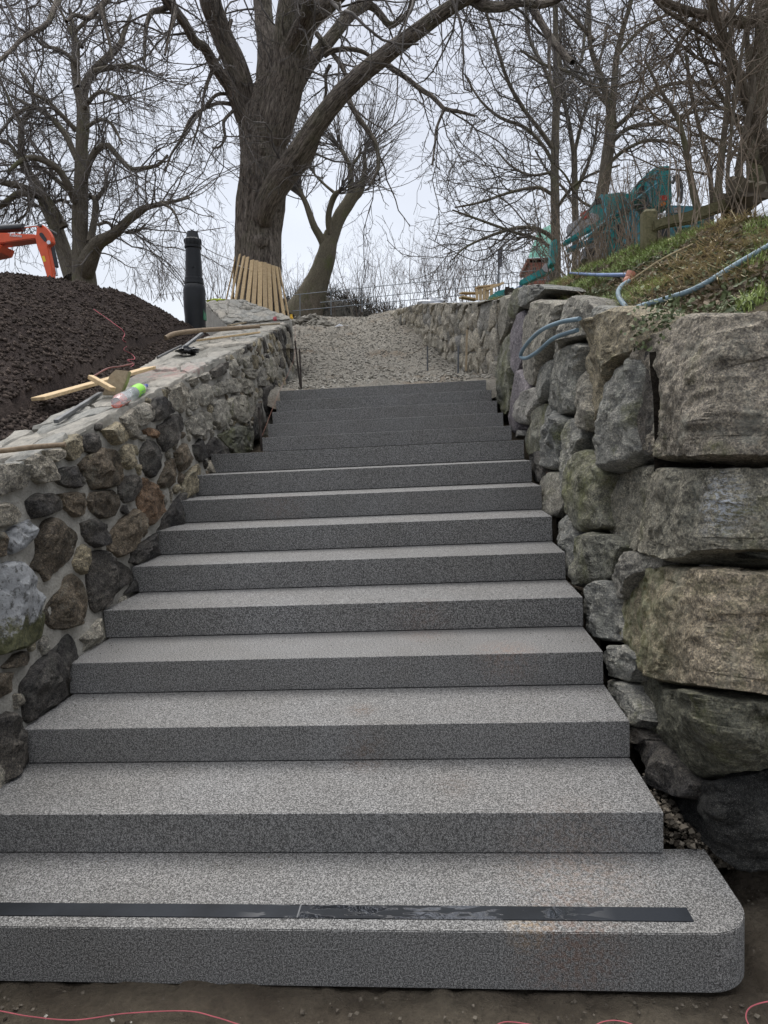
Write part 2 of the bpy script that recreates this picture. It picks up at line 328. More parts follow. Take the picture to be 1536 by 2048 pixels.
g = NG('dark_soil'); nz = g.noise(2.3, 6, .6); fi = g.noise(38, 8, .72)
M['soil'] = g.done(g.mix(g.ramp(fi, .3, .7), g.mix(g.ramp(nz, .35, .65), (.020, .0155, .014), (.034, .026, .023)), g.mix(g.ramp(nz, .35, .65), (.060, .046, .042), (.088, .068, .060))), .97, [(fi, 1., .05)], .12)
g = NG('damp_sandy_ground'); nz = g.noise(2.6, 6, .6); fi = g.noise(50, 8, .72)
M['sand'] = g.done(g.mix(g.ramp(fi, .3, .7, .6, 0), g.mix(g.ramp(nz, .35, .65), (.075, .060, .044), (.16, .135, .10)), (.035, .029, .024)), .95, [(fi, .9, .03), (nz, .5, .06)], .15)
g = NG('soil_behind_stones'); fi = g.noise(30, 6, .7)
M['earth'] = g.done(g.mix(g.ramp(fi, .3, .7), (.012, .010, .008), (.05, .042, .034)), .97, [(fi, 1., .05)], .1)
g = NG('crushed_gravel_bed'); nz = g.noise(1.1, 6, .62); fi = g.noise(34, 8, .75)
cc = g.mix(g.ramp(fi, .3, .7), (.17, .155, .13), (.40, .375, .325)); cc = g.mix(g.ramp(nz, .52, .68, 0, .7), cc, (.20, .145, .095))
M['gravel_bed'] = g.done(cc, .95, [(fi, 1., .05)], .15)
M['gravel'] = tintmat('crushed_stone', (.12, .112, .094), (.40, .38, .335), .9, .2)
M['clod'] = tintmat('dark_soil_clods', (.020, .0155, .013), (.080, .062, .052), .97, .1)
M['sandlump'] = tintmat('sandy_crumbs', (.04, .033, .026), (.20, .175, .14), .97, .1)
M['bankearth'] = None
g = NG('bank_topsoil'); nz = g.noise(3.5, 6, .6); fi = g.noise(45, 7, .7)
M['bankearth'] = g.done(g.mix(g.ramp(nz, .4, .6), g.mix(g.ramp(fi, .3, .7), (.06, .05, .034), (.20, .165, .12)), g.mix(g.ramp(fi, .3, .7), (.035, .04, .015), (.10, .105, .04))), .97, [(fi, 1., .04)], .1)
M['grass'] = tintmat('green_grass_blades', (.13, .19, .05), (.34, .42, .14), .6, .3)
M['drygrass'] = tintmat('dry_straw', (.32, .27, .17), (.66, .58, .41), .8, .2)
M['leaf'] = tintmat('ground_leaves', (.04, .055, .022), (.13, .16, .07), .6, .35)
M['deadleaf'] = tintmat('dead_leaves', (.07, .055, .04), (.33, .27, .20), .85, .2)
M['bark_main'] = bark('chestnut_bark', (.07, .058, .05), (.33, .285, .24), 1., .25, 1.4)
M['bark_far'] = bark('far_bark', (.095, .083, .065), (.20, .175, .14), 1., .5, .6)
M['bark_green'] = bark('greenish_bark', (.10, .09, .065), (.20, .175, .125), 1.5, .6, .6)
M['bark_smooth'] = bark('smooth_grey_brown_bark', (.085, .07, .055), (.16, .135, .105), 1.4, .35, .4)
M['twig'] = plain('dark_twigs', (.125, .112, .103), .9, dirt=.5, scale=3)
M['twig_brown'] = plain('brown_twigs', (.15, .118, .09), .9, dirt=.5, scale=3)
M['twig_pale'] = plain('pale_dry_stems', (.21, .165, .125), .9, dirt=.5, scale=4)
M['brush'] = plain('dark_undergrowth', (.045, .042, .032), .95, dirt=.5, scale=2)
M['timber'] = wood('new_sawn_timber', (.48, .35, .20), (.66, .51, .32))
M['timber_old'] = wood('weathered_timber', (.30, .24, .16), (.42, .35, .25))
M['post_green'] = wood('mossy_fence_timber', (.085, .08, .04), (.17, .155, .09))
M['handle'] = wood('old_wooden_pole', (.15, .11, .075), (.26, .20, .14))
M['iron'] = plain('black_painted_cast_iron', (.008, .009, .011), .42, 0, .28, .3, 5, .05)
M['steel'] = plain('grey_steel_bar', (.12, .125, .13), .55, .3, .5, .4, 9)
M['rebar'] = plain('dark_rusted_bar', (.055, .045, .04), .8, .2, .3, .5, 20, .3)
M['orange'] = plain('orange_machine_paint', (.64, .085, .022), .38, 0, .5, .12, 6)
M['blackpaint'] = plain('black_machine_paint', (.018, .019, .022), .35, 0, .5, .3, 6)
M['chrome'] = plain('polished_rod', (.55, .56, .58), .2, 1., .5, .1, 6)
M['yellow'] = plain('yellow_sticker', (.75, .50, .04), .5, dirt=.1)
M['white'] = plain('white_paint', (.75, .76, .78), .5, dirt=.1)
M['teal'] = plain('teal_machine_paint', (.025, .25, .25), .42, 0, .4, .4, 4, .05)
M['teal_blue'] = plain('light_teal_paint', (.07, .24, .30), .42, 0, .4, .3, 4)
M['greypanel'] = plain('grey_machine_panel', (.38, .36, .37), .6, 0, .4, .25, 3)
M['redlamp'] = plain('red_lamp_plastic', (.50, .045, .03), .25, 0, .5, .2, 20)
M['amber'] = plain('amber_lamp_plastic', (.60, .20, .03), .25, 0, .5, .2, 20)
M['hose_blue'] = plain('dusty_blue_hose', (.17, .25, .30), .5, 0, .4, .3, 3)
M['hose_deep'] = plain('blue_pipe', (.12, .19, .36), .5, 0, .4, .35, 3)
M['hose_dark'] = plain('grey_rubber_hose', (.10, .10, .10), .6, 0, .3, .3, 14)
M['pink'] = plain('pink_string', (.42, .10, .12), .8, dirt=.3)
M['copper'] = plain('green_copper_roofing', (.14, .34, .27), .7, 0, .3, .2, 1)
M['brick'] = plain('far_red_brickwork', (.24, .10, .075), .9, 0, .2, .3, 1.5)
M['whitebag'] = plain('white_plastic_sheet', (.66, .68, .72), .5, 0, .4, .15, 8)
M['blackbag'] = plain('black_plastic', (.015, .015, .017), .3, 0, .5, .2, 8)
M['hivis'] = plain('yellow_green_cloth', (.62, .75, .06), .7, dirt=.1)
M['fencemetal'] = plain('galvanised_railing', (.20, .22, .24), .5, .4, .4, .2, 3)
M['signback'] = plain('grey_sign_panel', (.10, .10, .115), .6, .2, .3, .2, 3)
g = NG('wet_black_strip'); wet = g.noise(7, 3, .5, sc=(1, 4, 1)); rip = g.noise(26, 2, .5, sc=(1, .6, 1), dist=2.)
WM = g.math('MULTIPLY', g.ramp(wet, .50, .53), g.near((-.1, .08, .16), .42, .6)); M['strip'] = g.done(g.mix(g.ramp(g.noise(4, 4), .4, .6), (.010, .012, .015), (.018, .021, .026)), g.math('ADD', .05, 0) if 0 else g.math('ADD', .05, g.math('MULTIPLY', .5, g.math('MAXIMUM', g.ramp(wet, .53, .50), g.math('SUBTRACT', 1., g.near((-.1, .08, .16), .42, .6))))), [(rip, .2, .004)], .3); g.l(g.ramp(WM, 0, 1, .2, 1.), g.b.inputs['Specular IOR Level']); g.l(g.ramp(WM, 0, 1, 1.4, 1.9), g.b.inputs['IOR'])
g = NG('clear_plastic'); g.b.inputs['Transmission Weight'].default_value = .75; g.b.inputs['IOR'].default_value = 1.2
M['clear'] = g.done((.86, .90, .92), .12, None, .5)
g = NG('red_drink'); g.b.inputs['Transmission Weight'].default_value = .3
M['drink'] = g.done((.75, .11, .045), .15, None, .5)
M['label_green'] = plain('green_bottle_label', (.27, .66, .07), .4, dirt=.05)
M['label_blue'] = plain('blue_print', (.10, .14, .42), .4, dirt=.05)
M['cap_blue'] = plain('blue_bottle_cap', (.03, .06, .26), .35, dirt=.05)

# ------------------------------------------------------------------ stones: an outline on a wall surface, given real thickness
def chaikin(P, n=1):
    for _ in range(n):
        Q = np.roll(P, -1, 0); P = np.stack([P*.86+Q*.14, P*.14+Q*.86], 1).reshape(-1, 2)
    return P
def resample(P, N):
    Q = np.vstack([P, P[:1]]); d = np.concatenate([[0], np.cumsum(np.linalg.norm(np.diff(Q, axis=0), axis=1))])
    t = np.linspace(0, d[-1], N, endpoint=False); return np.stack([np.interp(t, d, Q[:, 0]), np.interp(t, d, Q[:, 1])], -1)
def stone(name, poly, mapf, out, depth, mat, parent, N=28, rings=(1, .97, .9, .78, .6, .38, .18), amp=.012, freq=9., facets=4, facet=.5, seed=0, jit=.0, sharp=38, sink=.012, round_=1, edge=.13, chip=0, chipk=.5):
    P = resample(chaikin(np.array(poly, float), round_), N); c = P.mean(0)
    r = np.random.default_rng(seed+11)
    if jit:
        rad = 1+jit*r.normal(size=N); P = c+(P-c)*rad[:, None]
    T = np.array(rings); G = c+(P[None]-c)*T[:, None, None]; G = np.vstack([G.reshape(-1, 2), c[None]])
    B, Nn = mapf(G); size = np.linalg.norm(B[:N]-B[-1], axis=1).mean()
    tt = np.concatenate([np.repeat(T, N), [0]])
    prof = np.clip((1-tt)/edge, 0, 1); prof = 1-(1-prof)**1.6
    ctr = B[-1]; Q = (B-ctr)/size
    h = np.full(len(B), 10.)
    for k in range(facets):
        gdir = r.normal(size=3)*facet; h = np.minimum(h, .85+.35*r.random()+Q@gdir)
    if chip:
        sd = B[r.integers(len(B), size=chip)]; gr = r.normal(size=(chip, 3)); wp = B+.10*size*np.stack([fbm(B*4/size, 2, seed+k) for k in (1, 2, 3)], -1)
        dd = np.linalg.norm(wp[:, None]-sd[None], axis=-1); oo = np.argsort(dd, 1)[:, :2]; k1, k2 = oo[:, 0], oo[:, 1]; ar = np.arange(len(B)); bt = .5+.5*np.clip((dd[ar, k2]-dd[ar, k1])/(.14*size), 0, 1); rc = r.random(chip)*.5
        v1_ = np.sum((B-sd[k1])*gr[k1], -1)/size+rc[k1]; v2_ = np.sum((B-sd[k2])*gr[k2], -1)/size+rc[k2]; h = h+(v1_*bt+v2_*(1-bt))*chipk
    h = np.clip(h, .1, 1.5)*out*prof
    nz = fbm(B*freq, 4, seed, .5)
    rg = 1-np.abs(fbm(B*freq*.6+5, 3, seed+5)); h = h+(nz*amp+(rg-.6)*amp*.9)*np.clip(prof*1.2, .15, 1)-sink*(tt > .99)
    if chip > 5: h = h+.008*fbm(B*26, 2, seed+2, .6)*np.clip(prof, .2, 1)*min(1, size*5)
    side = fbm(B*freq*1.6+31, 3, seed+9)*amp*.6
    V = B+Nn*h[:, None]; V += np.stack([side, np.roll(side, 3), np.roll(side, 7)], -1)*((tt > .7)[:, None])
    back = ctr+(V[:N]-ctr)*.90-Nn[:N]*depth; V = np.vstack([V, back, (ctr-Nn[-1]*depth)[None]])
    R = len(rings); F4 = []
    i = np.arange(N); j = (i+1) % N
    for k in range(R-1): F4.append(np.stack([k*N+i, k*N+j, (k+1)*N+j, (k+1)*N+i], 1))
    cI = R*N; bI = R*N+1; F4.append(np.stack([bI+i, bI+j, j, i], 1))
    F3 = [np.stack([(R-1)*N+i, (R-1)*N+j, np.full(N, cI)], 1), np.stack([bI+j, bI+i, np.full(N, bI+N)], 1)]
    a = P-c; area = np.sum(a[:, 0]*np.roll(a[:, 1], -1)-a[:, 1]*np.roll(a[:, 0], -1))
    # orientation: the outward face must follow the normal
    q = V[F3[0][:1]][0]; fn = np.cross(q[1]-q[0], q[2]-q[0])
    F4 = np.vstack(F4); F3 = np.vstack(F3)
    if fn@Nn[-1] < 0: F4 = F4[:, ::-1]; F3 = F3[:, ::-1]
    return mesh(name, V, [F4, F3], mat, parent, None, True, sharp)
def clip_poly(P, m, n):
    out = []; k = len(P)
    for i in range(k):
        a, b = P[i], P[(i+1) % k]; da, db = (a-m)@n, (b-m)@n
        if da <= 0: out.append(a)
        if da*db < 0: out.append(a+(b-a)*da/(da-db))
    return out
def voronoi(pts, box, asp=(1, 1)):
    """cells of jittered points, in stretched coordinates"""
    pts = np.array(pts, float)*asp; x0, y0, x1, y1 = box; x0 *= asp[0]; x1 *= asp[0]; y0 *= asp[1]; y1 *= asp[1]; cells = []
    for i, p in enumerate(pts):
        P = [np.array(q, float) for q in ((x0, y0), (x1, y0), (x1, y1), (x0, y1))]
        d = np.linalg.norm(pts-p, axis=1)
        for j in np.argsort(d)[1:18]:
            if len(P) < 3: break
            P = clip_poly(P, (p+pts[j])/2, pts[j]-p)
        cells.append(np.array(P)/asp if len(P) > 2 else None)
    return cells
def grid_pts(x0, y0, x1, y1, dx, dy, jit, r):
    o = []
    for a, y in enumerate(np.arange(y0+dy/2, y1, dy)):
        for x in np.arange(x0+dx/2+(a % 2)*dx/2, x1, dx): o.append((x+r.uniform(-jit, jit)*dx, y+r.uniform(-jit, jit)*dy))
    return o
def shrink(P, d):
    c = P.mean(0); v = P-c; l = np.linalg.norm(v, axis=1, keepdims=True); return c+v*np.maximum(1-d/l, .3)
def sheet(name, X, Y, Z, mat, parent=None, kind=None, sharp=None):
    """grid surface from 2-D arrays"""
    n, m = X.shape; V = np.stack([X, Y, Z], -1).reshape(-1, 3); i = np.arange(n-1)[:, None]; j = np.arange(m-1)[None]
    Q = np.stack([i*m+j, (i+1)*m+j, (i+1)*m+j+1, i*m+j+1], -1).reshape(-1, 4)
    o = mesh(name, V, Q, mat, parent, None, True, sharp); 
    return tag(o, kind=kind)

# ------------------------------------------------------------------ the ground
def path_z(Y):
    return np.interp(Y, [-60, .2, .6, 6.4, 7.6, 9.2, 12, 18, 19.5, 24, 400], [-.0, 0., .05, 2.30, 2.43, 2.68, 3.50, 5.28, 5.40, 5.3, 5.3])
gy = np.concatenate([np.linspace(-60, -4, 12), np.linspace(-3.4, 26, 120), np.geomspace(28, 420, 14)])
gx = np.concatenate([-np.geomspace(400, 14, 12), np.linspace(-13, 13, 70), np.geomspace(14, 400, 12)])
GX, GY = np.meshgrid(gx, gy, indexing='ij')
GZ = path_z(GY)-.12+np.where((GY > -3) & (GY < 8) & (np.abs(GX) < 2.6), -.35*np.clip(GY, 0, .5)*2, 0)-np.clip(np.abs(GX)-60, 0, 300)*.02
tag(sheet('ground', GX, GY, GZ, M['sand']), kind='structure')
# the near ground below the stairs: damp sandy soil, darker earth to the right
X, Y = np.meshgrid(np.linspace(-3.2, 3.2, 330), np.linspace(-1.9, .62, 150), indexing='ij')
P3 = np.stack([X, Y, 0*X], -1)
Z = -.045+.016*fbm(P3*4, 4, 3)+.010*fbm(P3*20, 4, 8)+.25*np.clip((X-.98)*.8, 0, 1)**1.5*.6+.03*np.clip((X-.9)*6, 0, 1)*fbm(P3*9, 4, 5)
Z = np.where((Y > .02) & (X < .93), -.06, Z+.006)
tag(sheet('sandy_soil', X, Y, Z, M['sand']), kind='structure')

# ------------------------------------------------------------------ granite stairs
stair = empty('stone_staircase', (0, 0, 0), 'straight flight of speckled grey granite block steps climbing between two stone walls', 'staircase')
SY = [-.0, .397, .815, 1.241, 1.685, 2.152, 2.617, 3.102, 3.578, 4.074, 4.569, 5.06, 5.541, 6.01, 6.464, 6.93]
SZ = [0, .16, .315, .473, .634, .795, .962, 1.13, 1.303, 1.476, 1.645, 1.784, 1.93, 2.08, 2.235, 2.39]
XL = [-1.95, -1.93, -1.868, -1.882, -1.904, -1.938, -1.961, -1.987, -2.008, -2.027, -1.673, -1.732, -1.792, -1.851, -1.904]
XR = [.90, .748, .749, .746, .749, .747, .75, .76, .757, .764, .715, .689, .676, .659, .635]
pts = [(-1.95, .43, 0)]
pts += [(-1.95, 0, 0)]
for a in range(9): t = math.radians(-90+a*90/8); pts.append((.76+.14*math.cos(t), .14+.14*math.sin(t), 0))
pts += [(.90, .43, 0)]
pts = [(a, b, -.03) for a, b, c in pts]
s1 = prism('step', pts, (0, 0, .19), M['granite'], stair, bev=.003); s1['label'] = 'wide bottom step with a rounded corner and a black strip'
prism('contrast_strip', [(-1.9, .05, .1612), (.725, .05, .1612), (.725, .112, .1612), (-1.9, .112, .1612)], (0, 0, .0022), M['strip'], s1)
for x in (-.50,): box('strip_joint', (x, .0505, .1636), (x+.005, .1115, .1640), M['steel'], s1)
for k in range(1, 15):
    box('step', (XL[k], SY[k], SZ[k]+.0045), (XR[k], SY[k+1]+.06, SZ[k+1]), M['granite'], stair, bev=.003)
for k in range(1, 15):    # packed bedding under and behind each block
    box('bedding', (XL[k]+.05, SY[k]+.02, SZ[k]-.30), (XR[k]-.03, SY[k+1]+.05, SZ[k]+.004), M['earth'], stair)

# ------------------------------------------------------------------ left wall: mortared rubble
LW = empty('mortared_stone_wall', (-2.1, 4, 0), 'mortared rubble retaining wall sloping up along the left of the stairs', 'wall', kind='thing')
LN = norm(np.array([1, .0315, .05]))
def lw_x(Y, Z): return -1.8225-.0315*Y-.05*Z
def lw_px(P): B = plane(P, (1, .0315, .05), -1.8225); return B, np.broadcast_to(LN, B.shape)
def lw_uv(P): return np.stack([lw_x(P[:, 0], P[:, 1]), P[:, 0], P[:, 1]], -1), np.broadcast_to(LN, (len(P), 3))
def lw_top(Y): return 1.36+.257*Y
def lw_back(Y): return np.interp(Y, [-3, 1.4, 3, 5.2, 6.4, 9.2, 9.6], [-2.29, -2.31, -2.49, -2.94, -3.04, -3.2, -3.2])
ys = np.linspace(-2.4, 9.25, 300); u = np.linspace(0, 1, 40)
A, Bv = np.meshgrid(ys, u, indexing='ij'); bot = path_z(A)-.3; top = lw_top(A)-.015; Z = bot+(top-bot)*Bv; X = lw_x(A, Z)-.014
d = fbm(np.stack([X, A, Z], -1)*11, 4, 2)*.012+fbm(np.stack([X, A, Z], -1)*3, 2, 4)*.012
sheet('mortar_face', X+d, A, Z, M['mortar'], LW)
v = np.linspace(0, 1, 26); A, Bv = np.meshgrid(ys, v, indexing='ij'); x0 = lw_x(A, lw_top(A))-.014; x1 = lw_back(A); X = x0+(x1-x0)*Bv
P3 = np.stack([X, A, 0*A], -1); Zt = lw_top(A)-.012+.016*fbm(P3*np.array([9, 4, 1.]), 4, 6)-.03*np.clip((Bv-.9)*10, 0, 1)
Zt[:, 0] = top[:, -1]; X[:, 0] += d[:, -1]
sheet('mortar_cap', X, A, Zt, M['cap'], LW)
A, Bv = np.meshgrid(ys, np.linspace(0, 1, 6), indexing='ij'); Zb = (lw_top(A)-.04)*(1-Bv)+(path_z(A)-.3)*Bv
sheet('mortar_back', lw_back(A)-.0*Bv, A, Zb, M['mortar'], LW)
pA = [(lw_x(9.25, z), 9.25, z) for z in (2.3, lw_top(9.25)-.02)]; pB = [(-3.2, 9.25, z) for z in (lw_top(9.25)-.04, 2.3)]
pydata('mortar_end', pA+pB, [(0, 1, 2, 3)], M['mortar'], LW)
TA = {  # outlines read off the photograph, (material, outline)
 'a': [('rock_light', 'a0,745 60,735 130,750 145,800 130,850 60,880 0,895'), ('rock_light', '140,720 200,690 245,720 265,770 262,825 200,835 160,800'), ('rock_light', '225,672 300,660 325,672 322,705 270,728 235,700'),
  ('rock_tan', '330,650 345,615 400,585 425,600 420,650 410,690 375,720 345,690'), ('rock_dark', '425,640 440,590 480,575 515,620 515,655 480,680 440,670'), ('rock_tan', '530,565 600,520 645,545 665,590 655,620 585,638 550,600'),
  ('rock_light', '690,450 740,425 770,470 765,510 720,548 695,520 685,480'), ('rock_dark', '770,460 785,410 820,390 850,440 870,475 830,505 790,525 768,505'), ('rock_light', '870,390 890,340 930,320 965,350 960,400 940,450 925,480 880,435'),
  ('rock_grey', '965,400 975,360 1000,350 1015,385 1015,430 985,465 965,440'), ('rock_grey', '1005,355 1040,325 1080,345 1092,390 1080,425 1035,445 1012,410'), ('rock_dark', '815,540 880,490 925,480 940,530 930,570 880,620 850,665 825,630 810,570'),
  ('rock_grey', '955,520 1000,480 1070,470 1093,510 1075,560 1010,595 965,575'), ('rock_orange', '740,565 765,550 790,560 808,585 805,605 760,590'), ('rock_tan', '610,665 650,635 700,645 705,690 690,740 655,770 615,730'),
  ('rock_brown', '420,735 450,700 520,655 580,670 600,730 620,790 610,840 540,865 480,860 450,810 425,770'), ('rock_dark', '290,775 340,755 395,755 430,810 425,850 370,862 320,845 290,815'), ('rock_dark', '722,700 735,650 760,615 800,625 828,670 825,710 815,770 780,805 740,785 728,740'),
  ('rock_brown', '900,680 940,635 970,660 990,710 970,745 930,775 905,730'), ('rock_dark', '990,640 1030,605 1060,650 1055,700 1020,728 995,690'), ('rock_brown', '830,790 850,730 885,710 905,760 900,800 870,855 830,860 815,830'),
  ('rock_brown', '450,930 470,885 560,875 600,900 600,950 580,1000 520,1015 475,980'), ('rock_orange', '715,850 740,810 780,850 835,930 820,990 770,1050 745,1040 725,990 710,920'), ('rock_tan', '940,830 965,775 1010,735 1028,760 1020,820 1000,880 950,918 935,880'),
  ('rock_dark', '145,930 200,890 270,890 315,930 310,975 240,1005 180,1015 155,970'), ('rock_brown', '310,890 370,880 435,890 445,930 430,990 390,1010 340,960'), ('rock_dark', '610,850 640,800 690,795 715,830 710,880 680,925 640,935 615,890'),
  ('rock_light', '-30,950 50,935 95,960 105,1000 80,1040 -30,1075'), ('rock_brown', '200,1110 240,1030 270,1015 330,1050 390,1090 400,1130 380,1190 330,1250 270,1300 240,1330 205,1280 165,1270 200,1200'), ('rock_dark', '415,1040 470,1020 520,1050 540,1100 535,1150 490,1165 440,1130'),
  ('rock_brown', '560,1090 640,1010 700,965 730,1000 735,1050 715,1110 660,1180 600,1218 560,1180'), ('rock_tan', '405,1170 430,1145 465,1170 470,1210 450,1250 430,1300 395,1280 380,1240'), ('rock_dark', '890,930 935,885 950,940 930,1000 910,1050 810,1080 840,1020'),
  ('rock_dark', '690,1170 780,1100 825,1090 828,1200 700,1250 665,1240'), ('rock_dark', '470,1200 520,1180 570,1210 670,1280 690,1330 620,1370 560,1440 500,1500 470,1440 460,1350'), ('rock_dark', '1060,650 1085,600 1120,620 1165,670 1150,700 1070,700'),
  ('rock_mossy', '1120,590 1200,545 1290,550 1295,600 1290,670 1200,690 1160,650'), ('rock_grey', '1160,420 1200,385 1290,380 1310,430 1290,490 1240,535 1180,500'), ('rock_grey', '1095,340 1130,310 1175,330 1170,370 1110,395 1090,370'), ('rock_grey', '1160,300 1200,300 1225,340 1222,370 1175,375'),
  ('rock_grey', '1180,230 1200,195 1225,240 1230,280 1205,290 1185,270'), ('rock_dark', '1085,260 1130,225 1170,215 1170,260 1120,290 1095,300'), ('rock_grey', '1020,290 1060,265 1085,280 1075,305 1040,310'), ('rock_light', '950,310 1000,290 1025,320 990,345'), ('rock_grey', '1220,300 1280,310 1300,370 1250,380 1230,340'),
  ('rock_grey', '1085,430 1130,400 1165,440 1170,500 1130,560 1095,520'), ('rock_light', '620,500 680,455 685,510 700,560 690,610 660,590'), ('rock_grey', '1310,270 1345,230 1365,290 1355,340 1325,340'), ('rock_grey', '1240,200 1270,185 1290,230 1260,245'), ('rock_tan', '1290,180 1320,200 1325,250 1300,250'),
  ('rock_grey', '1240,250 1300,255 1310,300 1270,300'), ('rock_grey', '1365,200 1400,190 1410,280 1390,320 1370,280'), ('rock_dark', '1340,350 1390,330 1420,360 1400,440 1370,490 1350,430'), ('rock_dark', '1310,440 1340,420 1350,500 1340,600 1310,610 1300,520'), ('rock_grey', '1370,500 1400,450 1425,520 1420,600 1375,610'), ('rock_grey', '1420,310 1445,290 1450,350 1430,380'),
  ('rock_dark', '640,1400 700,1300 720,1350 700,1390'), ('rock_tan', '445,700 500,675 530,650 500,700 460,720')],
 'b': [('rock_limed', '-10,400 40,390 150,390 205,450 215,560 255,690 260,800 215,870 100,910 -10,945'), ('rock_limed', '35,200 120,150 180,120 185,200 170,280 60,335 40,270'), ('rock_brown', '-40,190 38,205 38,340 -40,350'),
  ('rock_brown', '290,660 350,560 420,460 450,450 520,540 540,640 520,740 400,790 310,780 285,720'), ('rock_grey', '500,850 560,780 620,720 640,760 645,850 560,910 510,930 520,880'), ('rock_brown', '25,1028 80,960 150,925 180,980 170,1015 60,1030'),
  ('rock_dark', '135,1150 200,1040 350,900 420,820 460,880 470,960 420,1010 425,1190 300,1270 170,1370 150,1260'), ('rock_brown', '-40,1070 60,1060 68,1110 40,1180 -40,1260'), ('rock_dark', '-60,1340 60,1310 120,1370 135,1500 160,1600 120,1640 -60,1780')]}
VIEW = {'a': (0, 640, 2.56), 'b': (0, 1000, 3.072), 'c': (936, 560, 2.56), 'd': (1036, 1000, 2.926)}
def parse(s, view):
    ox, oy, k = VIEW[view]; return np.array([[float(x) for x in q.strip('a').split(',')] for q in s.split()])/k+np.array([ox, oy])
traced = []; n = 0
for vw, lst in TA.items():
    for mname, s in lst:
        P = parse(s, vw); traced.append(P); P = P.mean(0)+(P-P.mean(0))*1.05; n += 1; sz = math.sqrt(np.prod(np.ptp(P, 0)))
        c3, _ = lw_px(P.mean(0)[None]); dist = np.linalg.norm(c3-CAM); m = sz/F*dist
        big = sz > 45
        stone('stone', P, lw_px, min(.05, .018+m*.13), .12, M[mname], LW, N=40 if big else 24, rings=(1, .96, .9, .8, .7, .6, .48, .36, .24, .12) if big else (1, .95, .85, .65, .35), amp=.005+.018*m, freq=16, facets=6, facet=.7, seed=n, sink=.008, edge=.08, round_=0, jit=.018, chip=7, chipk=.45, sharp=30)
r = np.random.default_rng(5)
def inside(P, poly):
    x, y = P; c = False; n = len(poly)
    for i in range(n):
        x1, y1 = poly[i]; x2, y2 = poly[(i+1) % n]
        if (y1 > y) != (y2 > y) and x < (x2-x1)*(y-y1)/(y2-y1)+x1: c = not c
    return c
pts = []
for y, z in grid_pts(-2.3, -.15, 9.2, 4.0, .30, .19, .36, r):
    lo = path_z(y)-.1; hi = lw_top(y)
    if z < lo or z > hi-.06: continue
    pts.append((y, z))
cells = voronoi(pts, (-2.4, -.3, 9.22, 4.2))
mats = ['rock_grey', 'rock_grey', 'rock_light', 'rock_grey', 'rock_dark', 'rock_slate', 'rock_tan']
for i, ((y, z), c) in enumerate(zip(pts, cells)):
    if c is None: continue
    p, zz = project((lw_x(y, z), y, z))
    if zz > .2 and -14 < p[0] < 548: continue
    c = c.copy(); c[:, 1] = np.clip(c[:, 1], path_z(y)-.2, lw_top(c[:, 0])-.01)
    stone('stone', shrink(c, .022), lw_uv, .028, .1, M[mats[r.integers(len(mats))]], LW, N=18, rings=(1, .93, .7, .35), amp=.010, freq=13, facets=4, facet=.7, seed=300+i, sink=.012, edge=.12, jit=.03)
fill = []; TP = np.vstack([np.vstack([resample(t, 24)]) for t in traced]); B_, _ = lw_px(TP); TW3 = B_[:, 1:]
for _ in range(5200):
    y = r.uniform(.5, 9.0); lo = np.interp(y, SY, SZ)-.05; hi = lw_top(y); z = r.uniform(lo, hi-.015); p, zz = project((lw_x(y, z), y, z))
    if not (-14 < p[0] < 556) or any(inside(p, t) for t in traced): continue
    d = np.linalg.norm(TW3-np.array([y, z]), axis=1).min()
    for (a, b, c) in fill: d = min(d, math.hypot(a-y, b-z)-c)
    d = min(d, (hi-z)+.03)
    if d < .048: continue
    rad = min(d*.92-.008, .12); fill.append((y, z, rad))
for i, (y, z, rad) in enumerate(fill):
    a = np.sort(r.uniform(0, 6.283, 7)); e = r.uniform(.75, 1.25); c = np.array([y, z])+np.stack([np.cos(a)*rad*e, np.sin(a)*rad/e], -1)*r.uniform(.85, 1.1, (7, 1))
    c[:, 1] = np.minimum(c[:, 1], lw_top(c[:, 0])-.004)
    stone('stone', c, lw_uv, .018+rad*.12, .08, M[['rock_grey', 'rock_light', 'rock_dark', 'rock_brown', 'rock_tan', 'rock_grey'][r.integers(6)]], LW, N=20, rings=(1, .93, .7, .35), amp=.006, freq=15, facets=5, facet=.8, seed=2300+i, sink=.008, edge=.12)
# flat flags bedded in the top
def cap_uv(P):
    x0 = lw_x(P[:, 0], lw_top(P[:, 0]))-.01; x1 = lw_back(P[:, 0]); return np.stack([x0+(x1-x0)*P[:, 1], P[:, 0], lw_top(P[:, 0])], -1), np.broadcast_to(norm([0, -.257, 1]), (len(P), 3))
pts = [p for p in grid_pts(-.6, 0, 9.2, 1.0, .62, .34, .45, r)]
for i, c in enumerate(voronoi(pts, (-.8, .0, 9.2, .99))):
    if c is None or r.random() < .12: continue
    c = shrink(c*np.array([1, 1.]), .022); c[:, 1] = np.clip(c[:, 1], -.02, .98)
    stone('flagstone', c, cap_uv, .006+.012*r.random(), .05, M['flag'], LW, N=28, rings=(1, .94, .8, .6, .35), amp=.009, freq=9, facets=3, facet=.5, seed=900+i, sink=.012, jit=.05)
